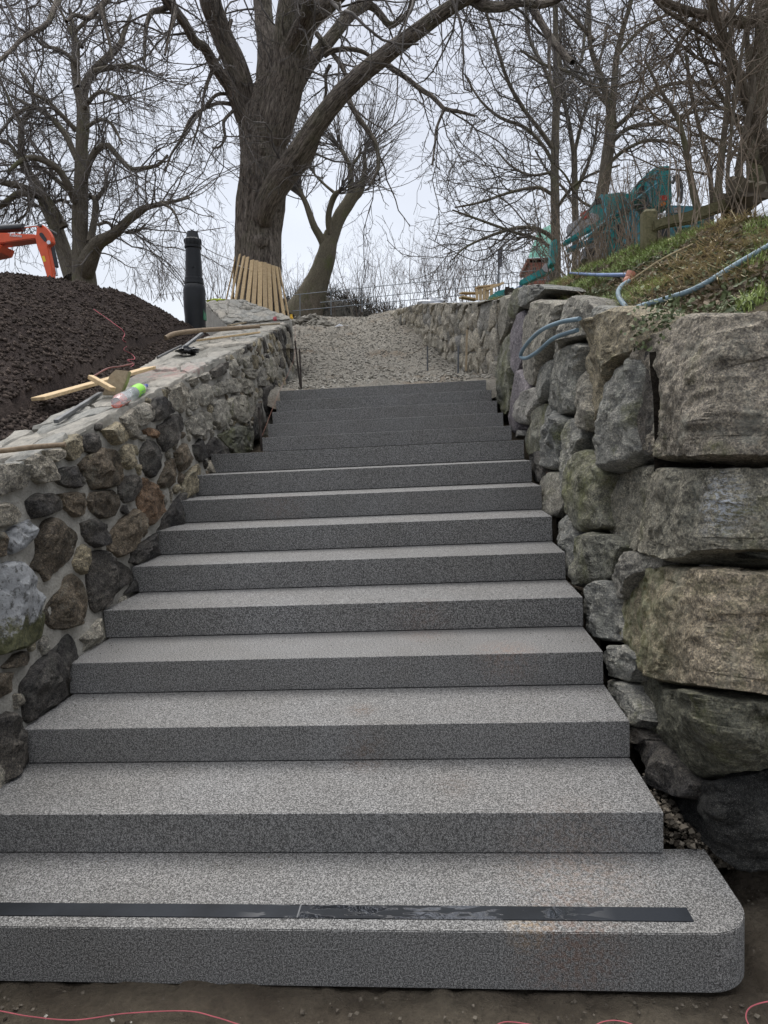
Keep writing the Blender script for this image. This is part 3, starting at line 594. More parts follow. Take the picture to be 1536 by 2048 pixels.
# the further wall that turns left behind the corner
FW = empty('far_stone_wall', (-3.2, 10.3, 3), 'low mortared wall turning left in front of the tree guard of timber boards', 'wall', kind='thing')
T = [at_y(584, 640, 9.28), at_y(577, 631, 9.7), at_y(541, 620, 10.8), at_y(482, 601, 11.5), at_y(432, 601, 11.4), at_y(408, 608, 10.6), at_y(452, 650, 9.3)]
T = np.array(T); nT = len(T)
N_ = 14; V = []
prism('wall_body', T-np.array([0, 0, .01]), (0, 0, -1.5), M['mortar'], FW)
gx_, gy_ = np.meshgrid(np.linspace(0, 1, 40), np.linspace(0, 1, 30), indexing='ij')
cA, cB, cC, cD = T[6], T[0], T[3], T[5]
G3 = (cA*(1-gx_[..., None])+cB*gx_[..., None])*(1-gy_[..., None])+(cD*(1-gx_[..., None])+cC*gx_[..., None])*gy_[..., None]
G3[..., 2] += .012+.03*fbm(G3*6, 4, 6)
sheet('mortar_cap', G3[..., 0], G3[..., 1], G3[..., 2]+.01, M['cap'], FW)
def fw_uv(P): a = P[:, :1]; b = P[:, 1:2]; return (cA*(1-a)+cB*a)*(1-b)+(cD*(1-a)+cC*a)*b+np.array([0, 0, .025]), np.broadcast_to(norm([0, -.4, 1]), (len(P), 3))
for i, c in enumerate(voronoi(grid_pts(0, 0, 1, 1, .2, .16, .45, np.random.default_rng(4)), (0, 0, 1, 1))):
    if c is not None: stone('flagstone', shrink(c, .012), fw_uv, .02+.02*random.random(), .06, M['flag'], FW, N=24, rings=(1, .94, .8, .6, .35), amp=.012, freq=8, facets=3, facet=.6, seed=4000+i, sink=.012, jit=.05)

# ------------------------------------------------------------------ right wall: big dry-laid boulders
RW = empty('boulder_wall', (1.0, 3, 0), 'dry-laid retaining wall of large rough boulders along the right of the stairs', 'wall', kind='thing')
def rw_map(yf=.6, off=0.):
    n1 = np.array([1, .042, -.12]); d1 = .822+off; n2 = np.array([.10, 1, -.16]); 
    def f(P):
        v = rays(P); t1 = (d1-n1@CAM)/(v@n1); d2 = n2@np.array([1.0, yf, 1.0]); t2 = (d2-n2@CAM)/(v@n2)
        t1 = np.where(t1 < 0, 0, t1); t2 = np.where(t2 < 0, 0, t2)
        t = np.maximum(t1, t2); k = np.clip((t2-t1)/.10+.5, 0, 1)[..., None]
        return CAM+t[..., None]*v, norm(-norm(n1)*(1-k)-norm(n2)*k)
    return f
TC = [  # view, material, outline, out, front plane or None, size class, facet
 ('c', 'boulder_top', '880,760 895,640 920,560 925,470 960,340 1005,285 1090,250 1130,190 1180,160 1300,175 1420,180 1690,190 1690,935 1400,940 1200,930 1040,925 950,905 900,860', .10, .62, 2, .3),
 ('c', 'boulder_splash', '690,1130 700,1060 730,990 830,960 960,945 1100,965 1350,965 1690,970 1690,1380 1400,1390 1250,1440 1160,1465 1090,1440 1000,1415 880,1400 760,1330 700,1270 672,1180', .08, .60, 2, .3),
 ('d', 'boulder_tan', '580,640 640,560 730,440 830,365 960,370 1040,390 1150,385 1250,400 1670,415 1670,1170 1300,1110 1150,1105 990,1100 870,1050 720,940 650,850 600,740', .08, .56, 2, .3),
 ('d', 'boulder_grey', '665,1100 720,960 800,1000 870,1060 1000,1110 1200,1120 1670,1170 1670,1500 1480,1560 1300,1600 1150,1620 1030,1640 950,1580 880,1480 790,1380 730,1230', .09, .56, 2, .4),
 ('d', 'boulder_black', '850,1580 1000,1650 1200,1625 1480,1570 1670,1500 1670,2150 1300,2180 1150,2080 1020,1950 930,1800', .04, .58, 2, .5),
 ('c', 'rock_dark', '860,420 900,350 960,330 985,420 985,700 960,900 900,900 870,700', .02, None, 1, .4),
 ('c', 'rock_slate', '640,840 660,700 740,560 800,440 870,385 940,378 945,470 930,560 895,650 880,760 890,880 820,950 740,990 690,960 650,900', .07, None, 1, .6),
 ('c', 'rock_tan', '600,430 640,300 700,210 800,135 870,130 960,170 1000,210 1010,280 960,335 870,390 800,430 740,540 670,690 640,740 630,560', .09, None, 1, .5),
 ('c', 'rock_slate', '630,240 650,140 700,122 770,145 720,210 650,300', .05, None, 0, .5), ('c', 'rock_grey', '460,300 480,180 520,90 570,75 620,95 650,150 635,220 600,290 520,330 455,430 440,400', .08, None, 1, .5),
 ('c', 'rock_slate', '410,640 420,540 450,440 500,350 560,320 605,330 590,400 565,480 560,600 555,670 520,690 450,690', .06, None, 1, .5), ('c', 'rock_grey', '275,340 285,210 320,140 370,100 450,98 505,108 485,180 455,310 405,390 375,470 330,550 290,520 278,430', .07, None, 1, .4),
 ('c', 'rock_slate', '345,470 380,430 435,400 435,500 415,600 370,640 345,580', .05, None, 0, .5), ('c', 'rock_pale', '262,640 300,580 350,540 365,620 325,740 290,745 258,690', .06, None, 0, .5),
 ('c', 'rock_mossy', '315,745 360,650 402,620 398,720 380,870 330,915 300,885 290,800', .05, None, 0, .5), ('c', 'rock_slate', '378,830 385,720 410,630 480,690 520,720 495,830 475,965 440,980 400,955 376,890', .07, None, 1, .5),
 ('c', 'rock_slate', '478,960 490,860 510,780 545,700 580,720 592,800 560,870 535,960 525,1060 480,1130 468,1060', .05, None, 1, .5), ('c', 'rock_dark', '325,990 330,900 375,865 388,920 412,960 400,1045 350,1045', .04, None, 0, .5),
 ('c', 'rock_grey', '383,1130 395,1000 440,978 478,985 478,1100 495,1150 450,1225 400,1185', .05, None, 0, .5), ('c', 'rock_mossy', '520,1060 535,960 580,870 620,860 655,910 722,990 700,1060 682,1150 695,1270 600,1285 570,1290 530,1200 535,1100', .07, None, 1, .4),
 ('c', 'rock_grey', '558,660 565,520 620,430 632,530 645,640 655,690 625,775 590,770 565,730', .05, None, 1, .5), ('c', 'rock_slate', '458,1350 480,1230 520,1165 560,1290 565,1400 575,1545 510,1510 495,1380', .04, None, 0, .5),
 ('c', 'rock_purple', '213,700 225,600 250,520 280,440 315,560 300,585 260,650 268,770 250,795 212,765', .05, None, 0, .4), ('c', 'rock_purple', '213,270 270,150 292,180 278,330 282,400 245,500 225,400', .04, None, 0, .4),
 ('c', 'rock_mossy', '130,560 150,400 190,290 224,260 228,400 212,560 203,690 180,695 138,620', .05, None, 1, .5), ('c', 'rock_slate', '62,470 80,320 110,230 138,300 152,380 128,500 75,502', .05, None, 0, .5),
 ('c', 'rock_grey', '130,130 160,90 218,70 205,180 192,260 152,345 135,240', .05, None, 0, .5), ('c', 'rock_mossy', '218,190 225,60 272,30 272,120 243,205', .05, None, 0, .5), ('c', 'rock_slate', '268,30 400,20 435,40 365,100 300,150 268,135', .06, None, 0, .5),
 ('c', 'rock_dark', '92,510 125,505 132,560 98,562', .04, None, 0, .5), ('c', 'rock_slate', '0,330 60,330 62,480 40,520 0,520', .03, None, 0, .5), ('c', 'rock_pale', '255,790 290,765 292,800 265,812', .05, None, 0, .5),
 ('d', 'rock_grey', '560,480 575,380 610,300 700,300 850,330 860,375 750,430 665,540 590,590', .06, None, 1, .6), ('d', 'rock_mossy', '352,330 365,220 420,180 520,200 600,260 575,330 545,465 470,490 400,530 375,450', .08, None, 1, .6),
 ('d', 'rock_slate', '392,640 410,570 460,480 545,465 575,570 585,660 625,750 635,825 520,835 430,775 400,700', .06, None, 1, .5), ('d', 'rock_slate', '500,880 560,850 645,848 705,920 685,1000 655,1065 540,1025 500,930', .05, None, 1, .6),
 ('d', 'rock_slate', '540,1030 655,1062 685,1150 745,1290 700,1340 640,1250 570,1150', .04, None, 1, .5), ('d', 'rock_dark', '680,1450 730,1400 850,1440 950,1600 1005,1665 980,1750 870,1720 760,1580', .05, None, 1, .6),
 ('d', 'rock_brown', '285,450 350,465 395,570 372,605 325,530', .03, None, 0, .5), ('d', 'rock_slate', '235,210 290,75 352,180 362,290 352,430 290,435 278,300', .05, None, 1, .5), ('d', 'rock_dark', '640,1270 700,1330 760,1400 720,1440 650,1400', .03, None, 0, .5)]
M['rock_purple'] = M['purple']
for n, (vw, mname, s, out, yf, cls, fc) in enumerate(TC):
    P = parse(s, vw); mp = rw_map(yf-.13 if yf else -5, 0.0 if not yf else .07)
    N, rg = ((210, tuple(np.concatenate([[1, .985, .96, .93], np.linspace(.90, .02, 60)]))), (84, tuple(np.concatenate([[1, .975, .94], np.linspace(.89, .05, 17)]))), (36, (1, .96, .9, .8, .66, .48, .28)))[2-cls]
    o = stone('boulder' if cls == 2 else 'stone', P, mp, out*(1.15 if cls < 2 else 1.45), .45 if cls == 2 else .28, M[mname], RW, N=N, rings=rg, amp=(.013, .013, .010)[2-cls], freq=(9, 10, 11)[2-cls], facets=(9, 7, 5)[2-cls], facet=fc*(1.5 if cls == 2 else 1.5), seed=70+n, sink=.05 if cls else .03, jit=.006, sharp=28, chip=(16, 9, 6)[2-cls], chipk=(.30, .45, .45)[2-cls], edge=(.07, .10, .12)[2-cls])
    if cls == 2: o['label'] = {'boulder_top': 'topmost brownish grey boulder', 'boulder_splash': 'greenish boulder with a white splash', 'boulder_tan': 'tan boulder with a mossy left side', 'boulder_grey': 'damp grey green boulder', 'boulder_black': 'wet black boulder at the bottom'}[mname]
# earth packed behind the boulders, and rubble in the joints
A, Bv = np.meshgrid(np.linspace(.75, 8.2, 150), np.linspace(0, 1, 24), indexing='ij')
bot = path_z(A)-.3; top = 1.72+.26*A; Z = bot+(top-bot)*Bv; X = .822-.042*A+.12*Z+.17+.03*fbm(np.stack([A*0, A, Z], -1)*5, 4, 3)
sheet('packed_earth', X, A, Z, M['earth'], RW)
A, Bv = np.meshgrid(np.linspace(.95, 3.0, 40), np.linspace(0, 1, 24), indexing='ij'); Z = -.2+2.2*Bv; Y = .98+.1*Z+.03*fbm(np.stack([A, A*0, Z], -1)*5, 4, 3)
sheet('packed_earth', A, Y, Z, M['earth'], RW)
rr = np.random.default_rng(8)
def rubble(N, f, mn, mx, seed, flat=.7):
    """many small angular pieces joined: distorted octahedra; f(n)->positions"""
    P = f(N); r2 = np.random.default_rng(seed); O = np.array([(1, 0, 0), (-1, 0, 0), (0, 1, 0), (0, -1, 0), (0, 0, 1), (0, 0, -1)], float)
    V = O[None]*(r2.uniform(.68, 1.1, (N, 6, 1))); V[:, 4:] *= flat; a = r2.uniform(0, 6.28, N); b = r2.uniform(-.7, .7, N)
    ca, sa, cb, sb = np.cos(a), np.sin(a), np.cos(b), np.sin(b)
    V = np.stack([V[..., 0], V[..., 1]*cb[:, None]-V[..., 2]*sb[:, None], V[..., 1]*sb[:, None]+V[..., 2]*cb[:, None]], -1)
    V = np.stack([V[..., 0]*ca[:, None]-V[..., 1]*sa[:, None], V[..., 0]*sa[:, None]+V[..., 1]*ca[:, None], V[..., 2]], -1)
    s = mn+(mx-mn)*r2.random(N)**3.2; V = V*s[:, None, None]+P[:, None]
    F8 = np.array([(0, 2, 4), (2, 1, 4), (1, 3, 4), (3, 0, 4), (2, 0, 5), (1, 2, 5), (3, 1, 5), (0, 3, 5)])
    return V.reshape(-1, 3), (F8[None]+np.arange(N)[:, None, None]*6).reshape(-1, 3), np.repeat(np.clip(r2.normal(.45, .25, N), 0, 1), 6)
def f_joint(n):
    y = rr.uniform(.7, 7.6, n); z = path_z(y)+.0+rr.uniform(-.05, 1, n)**1*(1.72+.26*y-path_z(y)); return np.stack([.822-.042*y+.12*z+rr.uniform(.05, .14, n), y, z], -1)
V, Q, tn = rubble(900, f_joint, .012, .05, 4); tag(mesh('joint_rubble', V, Q, M['gravel'], RW, None, False, cols=tn*.5), kind='stuff')

# ------------------------------------------------------------------ the light far wall on the right of the path
PW = empty('light_stone_wall', (0, 12, 3), 'long light mortared wall of upright stones on the right of the gravel path', 'wall', kind='thing')
pa = np.array([.80, 7.3]); pb = np.array([-1.33, 18.3]); pd = norm(pb-pa); pn = np.array([-pd[1], pd[0]])*np.sign(-pd[1]*-1)*1.0
pn = np.array([-1*pd[1], pd[0]]); pn = pn if pn[0] < 0 else -pn; PL = np.linalg.norm(pb-pa)
def pw_top(s): return np.interp(s/PL, [0, .25, .5, .75, 1], [3.46, 4.05, 4.62, 5.08, 5.50])
def pw_bot(s): return path_z(pa[1]+pd[1]*s)-.15
def pw_uv(P):
    s = P[:, 0]; q = pa[None]+pd[None]*s[:, None]; return np.stack([q[:, 0], q[:, 1], P[:, 1]], -1), np.broadcast_to(np.array([pn[0], pn[1], 0.]), (len(P), 3))
s_, u_ = np.meshgrid(np.linspace(-.2, PL, 160), np.linspace(0, 1, 24), indexing='ij'); zz = pw_bot(s_)+(pw_top(s_)-.01-pw_bot(s_))*u_
qx = pa[0]+pd[0]*s_-pn[0]*.012; qy = pa[1]+pd[1]*s_-pn[1]*.012; d = fbm(np.stack([qx, qy, zz], -1)*8, 3, 5)*.012
sheet('mortar_face', qx+pn[0]*d, qy+pn[1]*d, zz, M['cap'], PW)
w_ = np.linspace(0, .5, 8); s_, w_ = np.meshgrid(np.linspace(-.2, PL, 160), w_, indexing='ij')
qx = pa[0]+pd[0]*s_-pn[0]*(w_+.012); qy = pa[1]+pd[1]*s_-pn[1]*(w_+.012); sheet('mortar_cap', qx, qy, pw_top(s_)-.01+.015*fbm(np.stack([qx, qy, qx*0], -1)*6, 3, 2), M['cap'], PW)
r = np.random.default_rng(21); pts = []
for s, zrel in grid_pts(-.1, 0, PL, 1.3, .24, .26, .40, r):
    z = pw_bot(s)+.05+zrel
    if z < pw_top(s)-.03: pts.append((s, z))
for i, c in enumerate(voronoi(pts, (-.2, 2, PL, 5.7))):
    if c is None: continue
    c = c.copy(); c[:, 1] = np.clip(c[:, 1], pw_bot(pts[i][0])-.1, pw_top(c[:, 0])-.0)
    stone('stone', shrink(c, .014), pw_uv, .05, .1, M[['rock_lightwall', 'rock_lightwall', 'rock_lightwall', 'rock_pale', 'rock_lightwall', 'rock_light', 'rock_lightwall'][r.integers(7)]], PW, N=16, rings=(1, .93, .7, .35), amp=.016, freq=9, facets=5, facet=.9, seed=1500+i, sink=.03, jit=.04)

# ------------------------------------------------------------------ gravel path beyond the stairs
X, Y = np.meshgrid(np.linspace(-6.4, 2.2, 170), np.linspace(6.66, 19.6, 270), indexing='ij'); P3 = np.stack([X, Y, 0*X], -1)
def gz(X, Y):
    P3 = np.stack([X, Y, 0*X], -1)
    left = -2.3-.19*np.clip(Y-9.3, 0, 20); right = .80-.194*(Y-7.3)
    m = (left+right)/2; w = np.clip((right-left)/2, .3, 9); e = np.clip(np.abs(X-m)/w, 0, 1.3)
    return path_z(Y)+.10+.085*fbm(P3*1.6, 4, 3)+.035*fbm(P3*6, 4, 9)+.10*e**2*np.clip((Y-8)/4, 0, 1)-.04*np.clip((7.3-Y)*3, 0, 1)-.7*np.clip(6.93-Y, 0, 1)
tag(sheet('gravel_path', X, Y, gz(X, Y), M['gravel_bed']), kind='structure')
rr = np.random.default_rng(31)
def f_path(n):
    y = 6.95+12*rr.random(n)**1.25; left = -2.3-.19*np.clip(y-9.3, 0, 20)-.3; right = .80-.194*(y-7.3)+.2; x = left+(right-left)*rr.random(n)
    return np.stack([x, y, gz(x, y)+.004], -1)
V, Q, tn = rubble(26000, f_path, .006, .038, 6, .65); tag(mesh('path_gravel', V, Q, M['gravel'], None, (0, 9, 2.4), False, cols=tn), 'loose crushed grey stone covering the path above the stairs', 'gravel', kind='stuff')
# rock pile at the path's left crest
def f_pile(n):
    a = rr.random(n); x = -3.95+1.1*a+rr.normal(0, .1, n); y = 16.6+rr.normal(0, .3, n); return np.stack([x, y, path_z(y)+.12+.22*rr.random(n)*np.sin(a*3)], -1)
V, Q, tn = rubble(260, f_pile, .05, .13, 7, .8); tag(mesh('rock_pile', V, Q, M['gravel'], None, (-3.5, 16.6, 4.9), False, cols=tn*.5), 'heap of broken grey rocks at the far left end of the path', 'rocks', kind='stuff')
def f_near(n):
    x = rr.uniform(-1.9, 1.6, n); y = rr.uniform(-1.2, -.03, n); k = rr.random(n) < .35; x = np.where(k, rr.uniform(.95, 1.5, n), x); y = np.where(k, rr.uniform(-.6, .5, n), y)
    return np.stack([x, y, -.034+.25*np.clip((x-.98)*.8, 0, 1)**1.5*.6], -1)
V, Q, tn = rubble(7000, f_near, .0018, .011, 9, .7); tag(mesh('soil_crumbs', V, Q, M['sandlump'], None, (0, -.5, 0), False, cols=tn*.8), 'loose crumbs and grit on the damp soil in front of the bottom step', 'grit', kind='stuff')
def f_dust(n):
    x = -1.25+rr.normal(0, .28, n); y = -.27+rr.normal(0, .05, n); x = np.where(rr.random(n) < .4, -.98+rr.normal(0, .05, n), x); return np.stack([x, y, np.full(n, -.028)], -1)
V, Q, tn = rubble(500, f_dust, .003, .012, 10, .6); tag(mesh('mortar_crumbs', V, Q, M['gravel'], None, (-1.1, -.25, 0), False, cols=tn*.5+.5), 'pale broken mortar crumbs beside the pink string on the soil', 'rubble', kind='stuff')
def f_gap(n):
    x = rr.uniform(.77, 1.0, n); y = rr.uniform(.42, .75, n); return np.stack([x, y, .14-.25*(x-.77)+.16*rr.random(n)*(1-(x-.77)*4)], -1)
V, Q, tn = rubble(900, f_gap, .006, .022, 12, .8); tag(mesh('sand_heap', V, Q, M['sandlump'], None, (.88, .55, .1), False, cols=tn), 'sandy fill spilled between the second step and the black boulder', 'sand', kind='stuff')

def f_steps(n):
    k = rr.integers(0, 9, n); a = rr.random(n); y = np.array(SY)[k]+(.02+.36*a**.35); x = np.where(rr.random(n) < .55, rr.uniform(-1.85, .72, n), np.where(rr.random(n) < .5, -1.83+.15*rr.random(n)**2, .73-.12*rr.random(n)**2)); return np.stack([x, y, np.array(SZ)[k+1]+.001], -1)
V, Q, tn = rubble(900, f_steps, .0012, .0052, 19, .6); tag(mesh('step_grit', V, Q, M['sandlump'], None, (0, 1.5, .7), False, cols=tn*.7), 'scattered grit and crumbs lying on the granite treads', 'grit', kind='stuff')

# ------------------------------------------------------------------ soil heap on the left
X, Y = np.meshgrid(np.concatenate([np.linspace(-14, -7.4, 30), np.linspace(-7.3, -2.2, 240)]), np.linspace(-2.0, 10.5, 420), indexing='ij')
def mound(X, Y, detail=True):
    back = lw_back(Y); d = np.clip(back-X, -.3, 20); base = lw_top(Y)-.06
    cap = np.interp(Y, [-2, 2, 4, 6, 7, 8, 9, 10.5], [.6, .68, .84, 1.02, .82, .14, -.25, -.5])
    cap = cap+np.interp(X, [-6, -3.4], [0, 0])
    h = d*.80; h = cap-np.log1p(np.exp(np.clip((cap-h)*5, -30, 30)))/5+.03
    z = base+np.where(d < .25, np.minimum(h, d*.5), h)
    P3 = np.stack([X, Y, z*.5], -1)
    if detail: z = z+np.clip(d*3, 0, 1)*(.08*fbm(P3*1.3, 4, 5)+.035*np.abs(fbm(P3*5, 4, 6))+.026*fbm(P3*14, 4, 7))
    return z
MD = sheet('soil_mound', X, Y, mound(X, Y), M['soil']); tag(MD, kind='structure')
rr = np.random.default_rng(41)
def f_md(n):
    y = rr.uniform(0, 9, n); x = lw_back(y)-.05-4.4*rr.random(n)**1.1; return np.stack([x, y, mound(x, y)+.004], -1)
V, Q, tn = rubble(90000, f_md, .003, .026, 14, 1.); tag(mesh('soil_clods', V, Q, M['clod'], None, (-4, 4, 3), True, cols=tn), 'dark crumbly clods covering the soil heap left of the wall', 'soil', kind='stuff')

# ------------------------------------------------------------------ grassy bank on the right
def bank(X, Y):
    wt = np.interp(Y, [-2, 5, 6.6, 7.3, 18.3, 30], [1.28, 3.06, 3.36, 3.42, 5.38, 5.4]); xc = np.clip(2.55-.22*(Y-3), 1.35, 3.0); X0 = X; X = X-np.where(Y > 7, -.194*(Y-7), 0); d = X-1.15
    h = .42*np.clip(np.minimum(X, xc)-1.15, -.2, 9)+.03*np.clip(X-xc, 0, 20)
    P3 = np.stack([X0, Y, 0*X], -1); return wt-.04+h+.05*fbm(P3*1.7, 4, 12)*np.clip(d*4, 0, 1)+.015*fbm(P3*9, 3, 13)
X, Y = np.meshgrid(np.concatenate([np.linspace(1.12, 3.4, 110), np.linspace(3.5, 14, 24)]), np.linspace(.95, 19, 300), indexing='ij'); X = X+np.where(Y > 7, -.194*(Y-7), 0)
tag(sheet('grass_bank', X, Y, bank(X, Y), M['bankearth']), kind='structure')

# ------------------------------------------------------------------ trees
def interp_on(P, R, m, s):
    K = P.shape[1]; u = s*(K-1-1e-6); i = u.astype(int); t = (u-i)[:, None]
    return P[m, i]*(1-t)+P[m, i+1]*t, norm(P[m, i+1]-P[m, i]), R[m, i]*(1-t[:, 0])+R[m, i+1]*t[:, 0]
def spawn(P, R, n, L, ang, K, r, up=0., curl=0., wig=.25, ratio=.6, rmax=9, rmin=.003, s0=.1, s1=1., tip=.4, wpow=1., rad0=None, sidebias=None):
    """grow n children from parent polylines; up: steady pull upward, curl: pull that turns from down to up along the child"""
    ln = np.linalg.norm(np.diff(P, axis=1), axis=-1).sum(1); w = ln**wpow; m = r.choice(len(P), n, p=w/w.sum()); s = r.uniform(s0, s1, n)
    p, t, rr = interp_on(P, R, m, s)
    q = r.normal(size=(n, 3)); q = norm(q-t*np.sum(q*t, -1, keepdims=True)); a = r.normal(ang, .22, n)[:, None]
    d = norm(t*np.cos(a)+q*np.sin(a))
    if sidebias is not None: d = norm(d+np.array(sidebias))
    l = r.uniform(L[0], L[1], n)*(1-.35*s); r0 = np.clip(rr*ratio*r.uniform(.7, 1.1, n), rmin, rmax); pts = [p]
    for k in range(K-1):
        f = k/(K-1); d = norm(d+r.normal(size=(n, 3))*wig+np.array([0, 0, 1.])*(up+curl*(f*2-1)*1.0)); p = p+d*(l/(K-1))[:, None]; pts.append(p)
    f = np.linspace(1, tip, K); return np.stack(pts, 1), np.maximum(r0[:, None]*f, rmin*.7)
def join(*sets):
    """tube sets [(P, R, sides)] -> one vertex / quad list"""
    Vs = []; Qs = []; o = 0
    for P, R, sd_ in sets:
        V, Q, _ = tubes(P, R, sd_); Vs.append(V); Qs.append(Q+o); o += len(V)
    return np.vstack(Vs), np.vstack(Qs)
def trace(s, Y, dy=0., ext=None):
    """'px,py,width ...' measured on the photograph -> points and radii at depth Y (+dy along the limb)"""
    a = np.array([[float(x) for x in q.split(',')] for q in s.split()]); n = len(a)
    Yk = Y+np.linspace(0, 1, n)*dy; P = np.array([at_y(a[i, 0], a[i, 1], Yk[i]) for i in range(n)]); D = np.linalg.norm(P-CAM, axis=1)
    return P, a[:, 2]/2/F*D*.96
def lobes(th, L, R, a=.07, n=3, seed=1, ridge=.05):
    x = np.stack([np.cos(th)*1.2, np.sin(th)*1.2, L*.7/np.maximum(R, .05)*.3], -1)
    y = np.stack([np.cos(th)*5.5, np.sin(th)*5.5, L*.9/np.maximum(R, .05)*.35], -1)
    return .96+a*fbm(x, 2, seed)+ridge*(1-2*np.abs(fbm(y, 3, seed+3)))
def limb_set(lst, Y, K=14):
    Ps = []; Rs = []
    for s, dy, y0 in lst:
        P, R = trace(s, Y+y0, dy)
        if R[0]/np.linalg.norm(P[0]-CAM)*2*F > 34: P = np.vstack([P[:1]+[0, .45, -.12], P]); R = np.concatenate([[R[0]*.3], R])
        Pc = catmull(P, K); Rc = np.interp(np.linspace(0, 1, K), np.linspace(0, 1, len(R)), R); Ps.append(Pc); Rs.append(Rc)
    return np.array(Ps), np.array(Rs)
def build_tree(name, Y, trunk, limbs, mat, twigm, label, group=None, trunk_sides=20, K=16, ns=(60, 700, 3000), Ls=((1, 3), (.5, 1.4), (.15, .5)), ups=(.0, .02, .1), curls=(0, .1, .25), rmin=(.02, .008, .0045), seed=1, lobe=.08, ridge=.05, wigs=(.22, .25, .3), angs=(.8, .8, .7), extra=None, partname='limb', s0=.15, tw=1., lw=1.):
    r = np.random.default_rng(seed)
    P0, R0 = trace(trunk, Y); R0 = R0*tw; base = P0[0].copy()
    root = empty(name, base, label, 'tree', group)
    f = (lambda th, L, R: lobes(th, L, R, lobe, 3, seed, ridge))
    tube_obj('trunk', P0, R0, mat, root, sides=trunk_sides, K=max(24, len(P0)*(12 if trunk_sides > 30 else 6)), disp=f)
    LP, LR = limb_set(limbs, Y, K); LR = LR*lw
    for i in range(len(LP)):
        big = LR[i].max() > .09
        V, Q, at = tubes(catmull(LP[i], K*(3 if trunk_sides > 30 and big else 1))[None], np.interp(np.linspace(0, 1, K*(3 if trunk_sides > 30 and big else 1)), np.linspace(0, 1, K), LR[i])[None], (28 if trunk_sides > 30 else 14) if big else 7, disp=(lambda th, L, R, i=i: lobes(th, L, R, lobe*.8, 3, seed+i, ridge*.7)) if big else None)
        mesh(partname, V, Q, mat, root, None, True, 60, attr=at)
    tP, tR = catmull(P0, K)[None], np.interp(np.linspace(0, 1, K), np.linspace(0, 1, len(R0)), R0)[None]
    allP = np.concatenate([LP, tP]) if ns[0] else LP; allR = np.concatenate([LR, tR]) if ns[0] else LR
    P1, R1 = spawn(LP, LR, ns[0], Ls[0], angs[0], 10, r, ups[0], curls[0], wigs[0], .45, rmin[0]*1.9, rmin[0], s0, wpow=1)
    if extra is not None:
        eP, eR = extra(r); P1 = np.concatenate([P1, eP]); R1 = np.concatenate([R1, eR])
    pool = np.concatenate([P1, catm(LP, 10)]); poolR = np.concatenate([R1, catr(LR, 10)])
    P2, R2 = spawn(pool, poolR, ns[1], Ls[1], angs[1], 7, r, ups[1], curls[1], wigs[1], .5, rmin[1]*2, rmin[1], .1)
    P3, R3 = spawn(P2, R2, ns[2], Ls[2], angs[2], 5, r, ups[2], curls[2], wigs[2], .6, rmin[2]*1.5, rmin[2], .1, wpow=1, tip=.9)
    V, Q = join((P1, R1, 5), (P2, R2, 4), (P3, R3, 3))
    tag(mesh('twigs', V, Q, twigm, root, None, True), kind='stuff')
    return root
def catm(LP, K): i = np.linspace(0, LP.shape[1]-1, K).round().astype(int); return LP[:, i]
def catr(LR, K): i = np.linspace(0, LR.shape[1]-1, K).round().astype(int); return LR[:, i]

